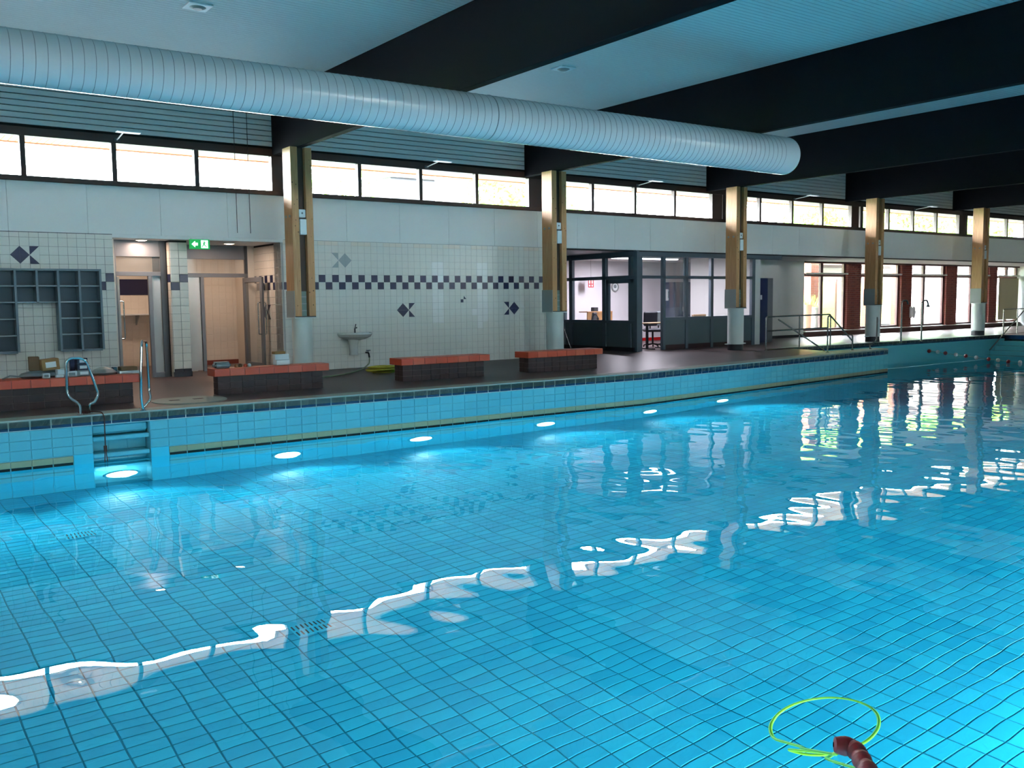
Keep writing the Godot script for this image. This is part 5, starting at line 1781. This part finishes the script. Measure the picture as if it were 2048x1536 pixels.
	tube(st, [Vector3(-0.05, 0.05, 0.10), Vector3(0.05, 0.05, 0.10)], 0.012, 8)
	tube(st, [Vector3(0, 0, 0.09), Vector3(0, 0.06, 0.10)], 0.01, 8)
	part(tp, "handle", st.commit(), "chrome")
	st = new_st()
	tube(st, rounded([wt + Vector3(0.01, -0.10, 0.13), wt + Vector3(-0.03, -0.22, 0.2), Vector3(0.70, 0.03, 0.55), Vector3(0.30, 0.0, 0.95), Vector3(-0.2, -0.01, 1.35), Vector3(-0.75, -0.02, 1.55), Vector3(-1.3, -0.02, 1.65)], 0.25), 0.014, 10)
	solo("garden_hose", st.commit(), "hose_green", "pale grey-green garden hose running from the wall tap along the floor", "hose")
	st = new_st()
	for k in 7:
		var ring := []
		var rr := 0.20 + 0.035 * (k % 4)
		for a in 25:
			var an := TAU * a / 24.0
			ring.append(Vector3(rr * 1.35 * cos(an) + 0.02 * sin(k * 2.1), deck_y(1.1) + 0.014 + 0.017 * k + 0.006 * sin(an * 3.0 + k), rr * 0.8 * sin(an) + 0.015 * cos(k * 1.7)))
		tube(st, ring, 0.013, 7, false)
	solo("hose_coil", st.commit(), "hose_yellow", "coiled yellow hose on the floor behind the third bench", "hose", Vector3(0.80, 0.0, 1.25))
	# pale cover with two grates beside the second bench
	var cv := thing("floor_cover", "pale round access cover with two dark slots in the deck", "cover", Vector3(-3.75, deck_y(3.4) + 0.004, 3.42))
	st = new_st()
	lathe(st, [Vector2(0.0001, -0.02), Vector2(0.55, -0.02), Vector2(0.55, 0.003), Vector2(0.53, 0.006), Vector2(0.0001, 0.006)], 36)
	part(cv, "plate", st.commit(), "coping")
	for k in 2:
		part(cv, "slot", bx(Vector3(-0.30 + 0.36 * k, 0.006, -0.05), Vector3(-0.15 + 0.36 * k, 0.009, 0.04)), "stub_dark")
	# brackets with small flood lights at the clerestory
	var lx := [-3.79, 2.62, 8.98, 15.45, 21.98]
	for i in lx.size():
		var l := thing("bracket_lamp", "slim white bracket lamp under the boards of bay " + ["over the doors", "over the checker wall", "over the office", "over the white recess", "over the brick piers"][i], "lamp", Vector3(lx[i], 4.31, 0.0), "bracket lamps of the clerestory")
		st = new_st()
		tube(st, [Vector3(0, 0, 0), Vector3(-0.02, 0.05, 0.55)], 0.012, 8)
		part(l, "arm", st.commit(), "pipe_white")
		part(l, "head", bx(Vector3(-0.14, 0.04, 0.5), Vector3(0.25, 0.065, 0.68), 0.006), "box_white")
		part(l, "base", bx(Vector3(-0.05, -0.03, -0.02), Vector3(0.05, 0.03, 0.02), 0.004), "alu_dark")
	# vertical wires before the first bay
	for k in 2:
		st = new_st()
		var xx: float = [-1.67, -1.41][k]
		tube(st, [Vector3(xx, 2.74, 0.03), Vector3(xx, CEIL, 0.03)], 0.006, 6)
		solo("hanging_wire", st.commit(), "black", "thin dark wire hanging in front of the last panels before the first column", "wire", Vector3.ZERO, "hanging wires")
	# ceiling outlets
	for i in 2:
		var c: Vector3 = [Vector3(-3.85, CEIL, 4.84), Vector3(2.42, CEIL, 4.96)][i]
		var l := thing("ceiling_outlet", ["square white air outlet with round louvre in the ceiling before the first beam", "square white air outlet with round louvre in the ceiling after the first beam"][i], "outlet", c, "ceiling air outlets")
		part(l, "plate", bx(Vector3(-0.16, -0.025, -0.16), Vector3(0.16, 0.0, 0.16), 0.006), "box_white")
		st = new_st()
		lathe(st, [Vector2(0.0001, -0.05), Vector2(0.06, -0.048), Vector2(0.11, -0.025)], 20)
		part(l, "louvre", st.commit(), "steel_grey")
	# drain grates in the pool bed
	for i in 2:
		var c: Vector3 = [Vector3(-6.0, BED, 6.7), Vector3(-5.0, BED, 10.6)][i]
		var g := thing("bed_grate", ["slotted inlet grate in the pool bed near the lamp wall", "slotted inlet grate in the middle of the pool bed"][i], "grate", c, "inlet grates in the pool bed")
		part(g, "plate", bx(Vector3(-0.17, 0.0, -0.12), Vector3(0.17, 0.008, 0.12), 0.002), "bed_tile_b")
		for k in 16:
			part(g, "slot", bx(Vector3(-0.15 + 0.04 * (k % 8), 0.008, -0.10 + 0.115 * (k / 8)), Vector3(-0.136 + 0.04 * (k % 8), 0.0095, -0.02 + 0.115 * (k / 8))), "stub_dark")
	# lane rope lying in the near water: red floats and a yellow-green line looping under water
	var lr := thing("lane_rope", "lane rope with red floats and yellow-green line curling into the water", "rope", Vector3(-4.3, WATER, 15.2))
	var fl := [py(1690.0, 1492.0, WATER + 0.05), py(1712.0, 1502.0, WATER + 0.045), py(1724.0, 1521.0, WATER + 0.04), py(1736.0, 1541.0, WATER + 0.04), py(1746.0, 1563.0, WATER + 0.04), py(1752.0, 1590.0, WATER + 0.04)]
	for i in fl.size():
		var nx: Vector3 = (fl[mini(i + 1, fl.size() - 1)] - fl[maxi(i - 1, 0)]).normalized()
		if i == 0:
			nx = (fl[1] - fl[0] + Vector3(0.03, 0, -0.02)).normalized()
		var up := nx
		var sd := Vector3.UP.cross(up).normalized()
		st = new_st()
		lathe(st, [Vector2(0.012, -0.052), Vector2(0.034, -0.046), Vector2(0.042, -0.02), Vector2(0.045, 0.0), Vector2(0.042, 0.02), Vector2(0.034, 0.046), Vector2(0.012, 0.052)], 20, Transform3D(Basis(sd, up, sd.cross(up)), fl[i] - lr.position))
		part(lr, "float", st.commit(), "float_red")
	var ring := [fl[0] + Vector3(-0.03, -0.03, -0.02), Vector3(-4.35, -1.0, 15.0), Vector3(-4.0, -1.45, 14.75)]
	var cen := Vector3(-3.62, -1.55, 14.62)
	for k in 15:
		var a := deg_to_rad(210.0) + TAU * k / 15.0
		ring.append(cen + Vector3(0.32 * cos(a), 0.12 * sin(a * 1.0 + 1.0), 0.30 * sin(a)))
	ring.append_array([Vector3(-4.0, -1.35, 14.95), Vector3(-4.38, -0.95, 15.16), Vector3(-4.45, -0.80, 15.4)])
	var rel := []
	for p in ring:
		rel.append(p - lr.position)
	st = new_st()
	tube(st, rounded(rel, 0.1, 4), 0.011, 8)
	part(lr, "line", st.commit(), "hose_pool")
	# far rope of red and white floats hanging from the bay wall into the water
	var px := [[555, 490], [690, 503], [810, 523], [975, 545], [1130, 568], [1295, 590], [1490, 617], [1637, 632], [1800, 655], [1985, 672]]
	var fr := thing("float_line", "line of alternating red and white floats hanging from the far pool wall", "rope", Vector3(21.9, -0.5, BAY_Z + 0.05))
	var pts := []
	for i in px.size():
		var zz := lerpf(BAY_Z + 0.06, 3.75, float(i) / 9.0)
		var p := pz(1788.0 + px[i][0] * 0.127, 640.0 + px[i][1] * 0.127, zz)
		p.y = maxf(p.y, WATER + 0.02)
		pts.append(p - fr.position)
		st = new_st()
		lathe(st, [Vector2(0.0001, -0.05), Vector2(0.05, -0.04), Vector2(0.065, 0.0), Vector2(0.05, 0.04), Vector2(0.0001, 0.05)], 14, Transform3D(Basis(Vector3.RIGHT, PI / 2.0), p - fr.position))
		part(fr, "float", st.commit(), "float_white" if i % 2 else "float_red")
	st = new_st()
	tube(st, pts, 0.006, 6)
	part(fr, "line", st.commit(), "hose_green")
	# soap dispenser-like white box standing out on the window
	var wd := pz(1824.0, 623.0, BACK_Z + 0.1)
	var dsp := thing("dispenser", "white dispenser with a curved spout fixed before the door-height window", "dispenser", wd)
	part(dsp, "body", bx(Vector3(-0.12, -0.26, -0.06), Vector3(0.10, 0.2, 0.1), 0.04), "paper_white")
	st = new_st()
	tube(st, rounded([Vector3(0.1, 0.05, 0.03), Vector3(0.2, 0.03, 0.03), Vector3(0.2, -0.12, 0.03)], 0.05), 0.015, 8)
	part(dsp, "spout", st.commit(), "steel_grey")

# ------------------------------------------------------------ outside, seen through the clerestory
func build_outside() -> void:
	var ev := struct("trim_2")
	part(ev, "eave_back", bx(Vector3(HALL_W, 4.43, -1.70), Vector3(HALL_E + 6.0, 4.60, -0.25)), "eave_gap")
	part(ev, "fascia", bx(Vector3(HALL_W, 4.385, -1.75), Vector3(HALL_E + 6.0, 4.60, -1.70)), "eave_wood")
	var st := new_st()
	var x := -12.0
	while x < HALL_E + 2.0:
		box(st, Vector3(x + 0.004, 4.405, -1.70), Vector3(x + 0.116, 4.432, -0.22), 0.003)
		x += 0.12
	part(ev, "eave_boards", st.commit(), "eave_wood").set_meta("kind", "stuff")
	# lower roof outside and the ground
	var rf := struct("roof_lower")
	part(rf, "gravel", bx(Vector3(HALL_W - 4.0, 3.0, -9.0), Vector3(18.2, 3.12, -0.35)), "roof_gravel")
	part(rf, "gravel", bx(Vector3(18.2, 3.0, -4.3), Vector3(45.0, 3.12, -0.35)), "roof_gravel")  # unseen overhang, carried out over the courtyard to keep sky light off it
	var gr := struct("ground")
	part(gr, "lawn", bx(Vector3(-120.0, -0.7, -140.0), Vector3(160.0, -0.35, -9.0)), "leaf")
	part(gr, "terrace", bx(Vector3(-120.0, -0.7, HALL_S + 0.3), Vector3(160.0, -0.35, 120.0)), "paving")
	# roof structure with louvres and a white lift tower
	var p0 := pz(783.0, 400.0, -8.0)
	var p1 := pz(846.0, 352.0, -8.0)
	var lv := thing("louvre_house", "small brown louvred roof housing outside the clerestory", "housing", Vector3(p0.x, 3.12, -8.0))
	var w := p1.x - p0.x
	part(lv, "core", bx(Vector3(0.05, 0.0, -1.2), Vector3(w + 0.5, p1.y - 3.2, -0.12)), "stub_dark")
	for k in 8:
		var y := 0.08 + 0.15 * k
		if y < p1.y - 3.25:
			part(lv, "louvre_board", bx(Vector3(0.0, y, -0.16), Vector3(w + 0.55, y + 0.09, 0.0), 0.004), "louvre")
	part(lv, "roof", bx(Vector3(-0.25, p1.y - 3.2, -1.4), Vector3(w + 0.7, p1.y - 3.12, 0.15), 0.01), "building_white")
	var q0 := pz(853.0, 400.0, -8.2)
	var q1 := pz(921.0, 352.0, -8.2)
	var tw := thing("roof_tower", "plain white roof tower beside the louvred housing", "tower", Vector3(q0.x, 3.12, -8.2))
	part(tw, "wall", bx(Vector3(0.0, 0.0, -2.0), Vector3(q1.x - q0.x, 2.4, 0.0)), "building_white")
	part(tw, "cap", bx(Vector3(-0.1, 2.4, -2.1), Vector3(q1.x - q0.x + 0.1, 2.5, 0.1)), "steel_grey")
	part(tw, "vent_hood", bx(Vector3(0.9, 0.0, 0.0), Vector3(1.4, 0.35, 0.5), 0.1), "steel_grey")
	var tr := [[985.0, -16.0, 3.2], [1045.0, -18.0, 3.4], [800.0, -26.0, 3.6], [1640.0, -16.0, 3.0], [1690.0, -14.0, 3.0], [1810.0, -15.0, 3.2], [1850.0, -14.0, 2.8], [1900.0, -15.0, 3.0], [1985.0, -17.0, 2.4]]
	var lab := ["behind the white roof tower", "right of the white roof tower", "above the louvred housing", "outside the fourth bay", "at the end of the fourth bay", "outside the fifth bay, left half", "outside the fifth bay, middle", "at the end of the fifth bay", "far outside the last bay"]
	for i in tr.size():
		var c := pz(tr[i][0], [382.0, 388.0, 348.0, 430.0, 428.0, 434.0, 438.0, 440.0, 442.0][i], tr[i][1])
		var R: float = tr[i][2]
		var bl := []
		var at := Vector3(c.x, -0.35, c.z)
		for k in 9:
			bl.append([Vector3(rng.randf_range(-0.9, 0.9) * R, c.y + 0.35 + rng.randf_range(-0.75, 0.45) * R, rng.randf_range(-0.7, 0.7) * R), R * 0.55])
		leafy("tree", "light green leafy tree seen through the clerestory " + lab[i], at, bl, 5200, 0.16, c.y + 0.2, 0.2)
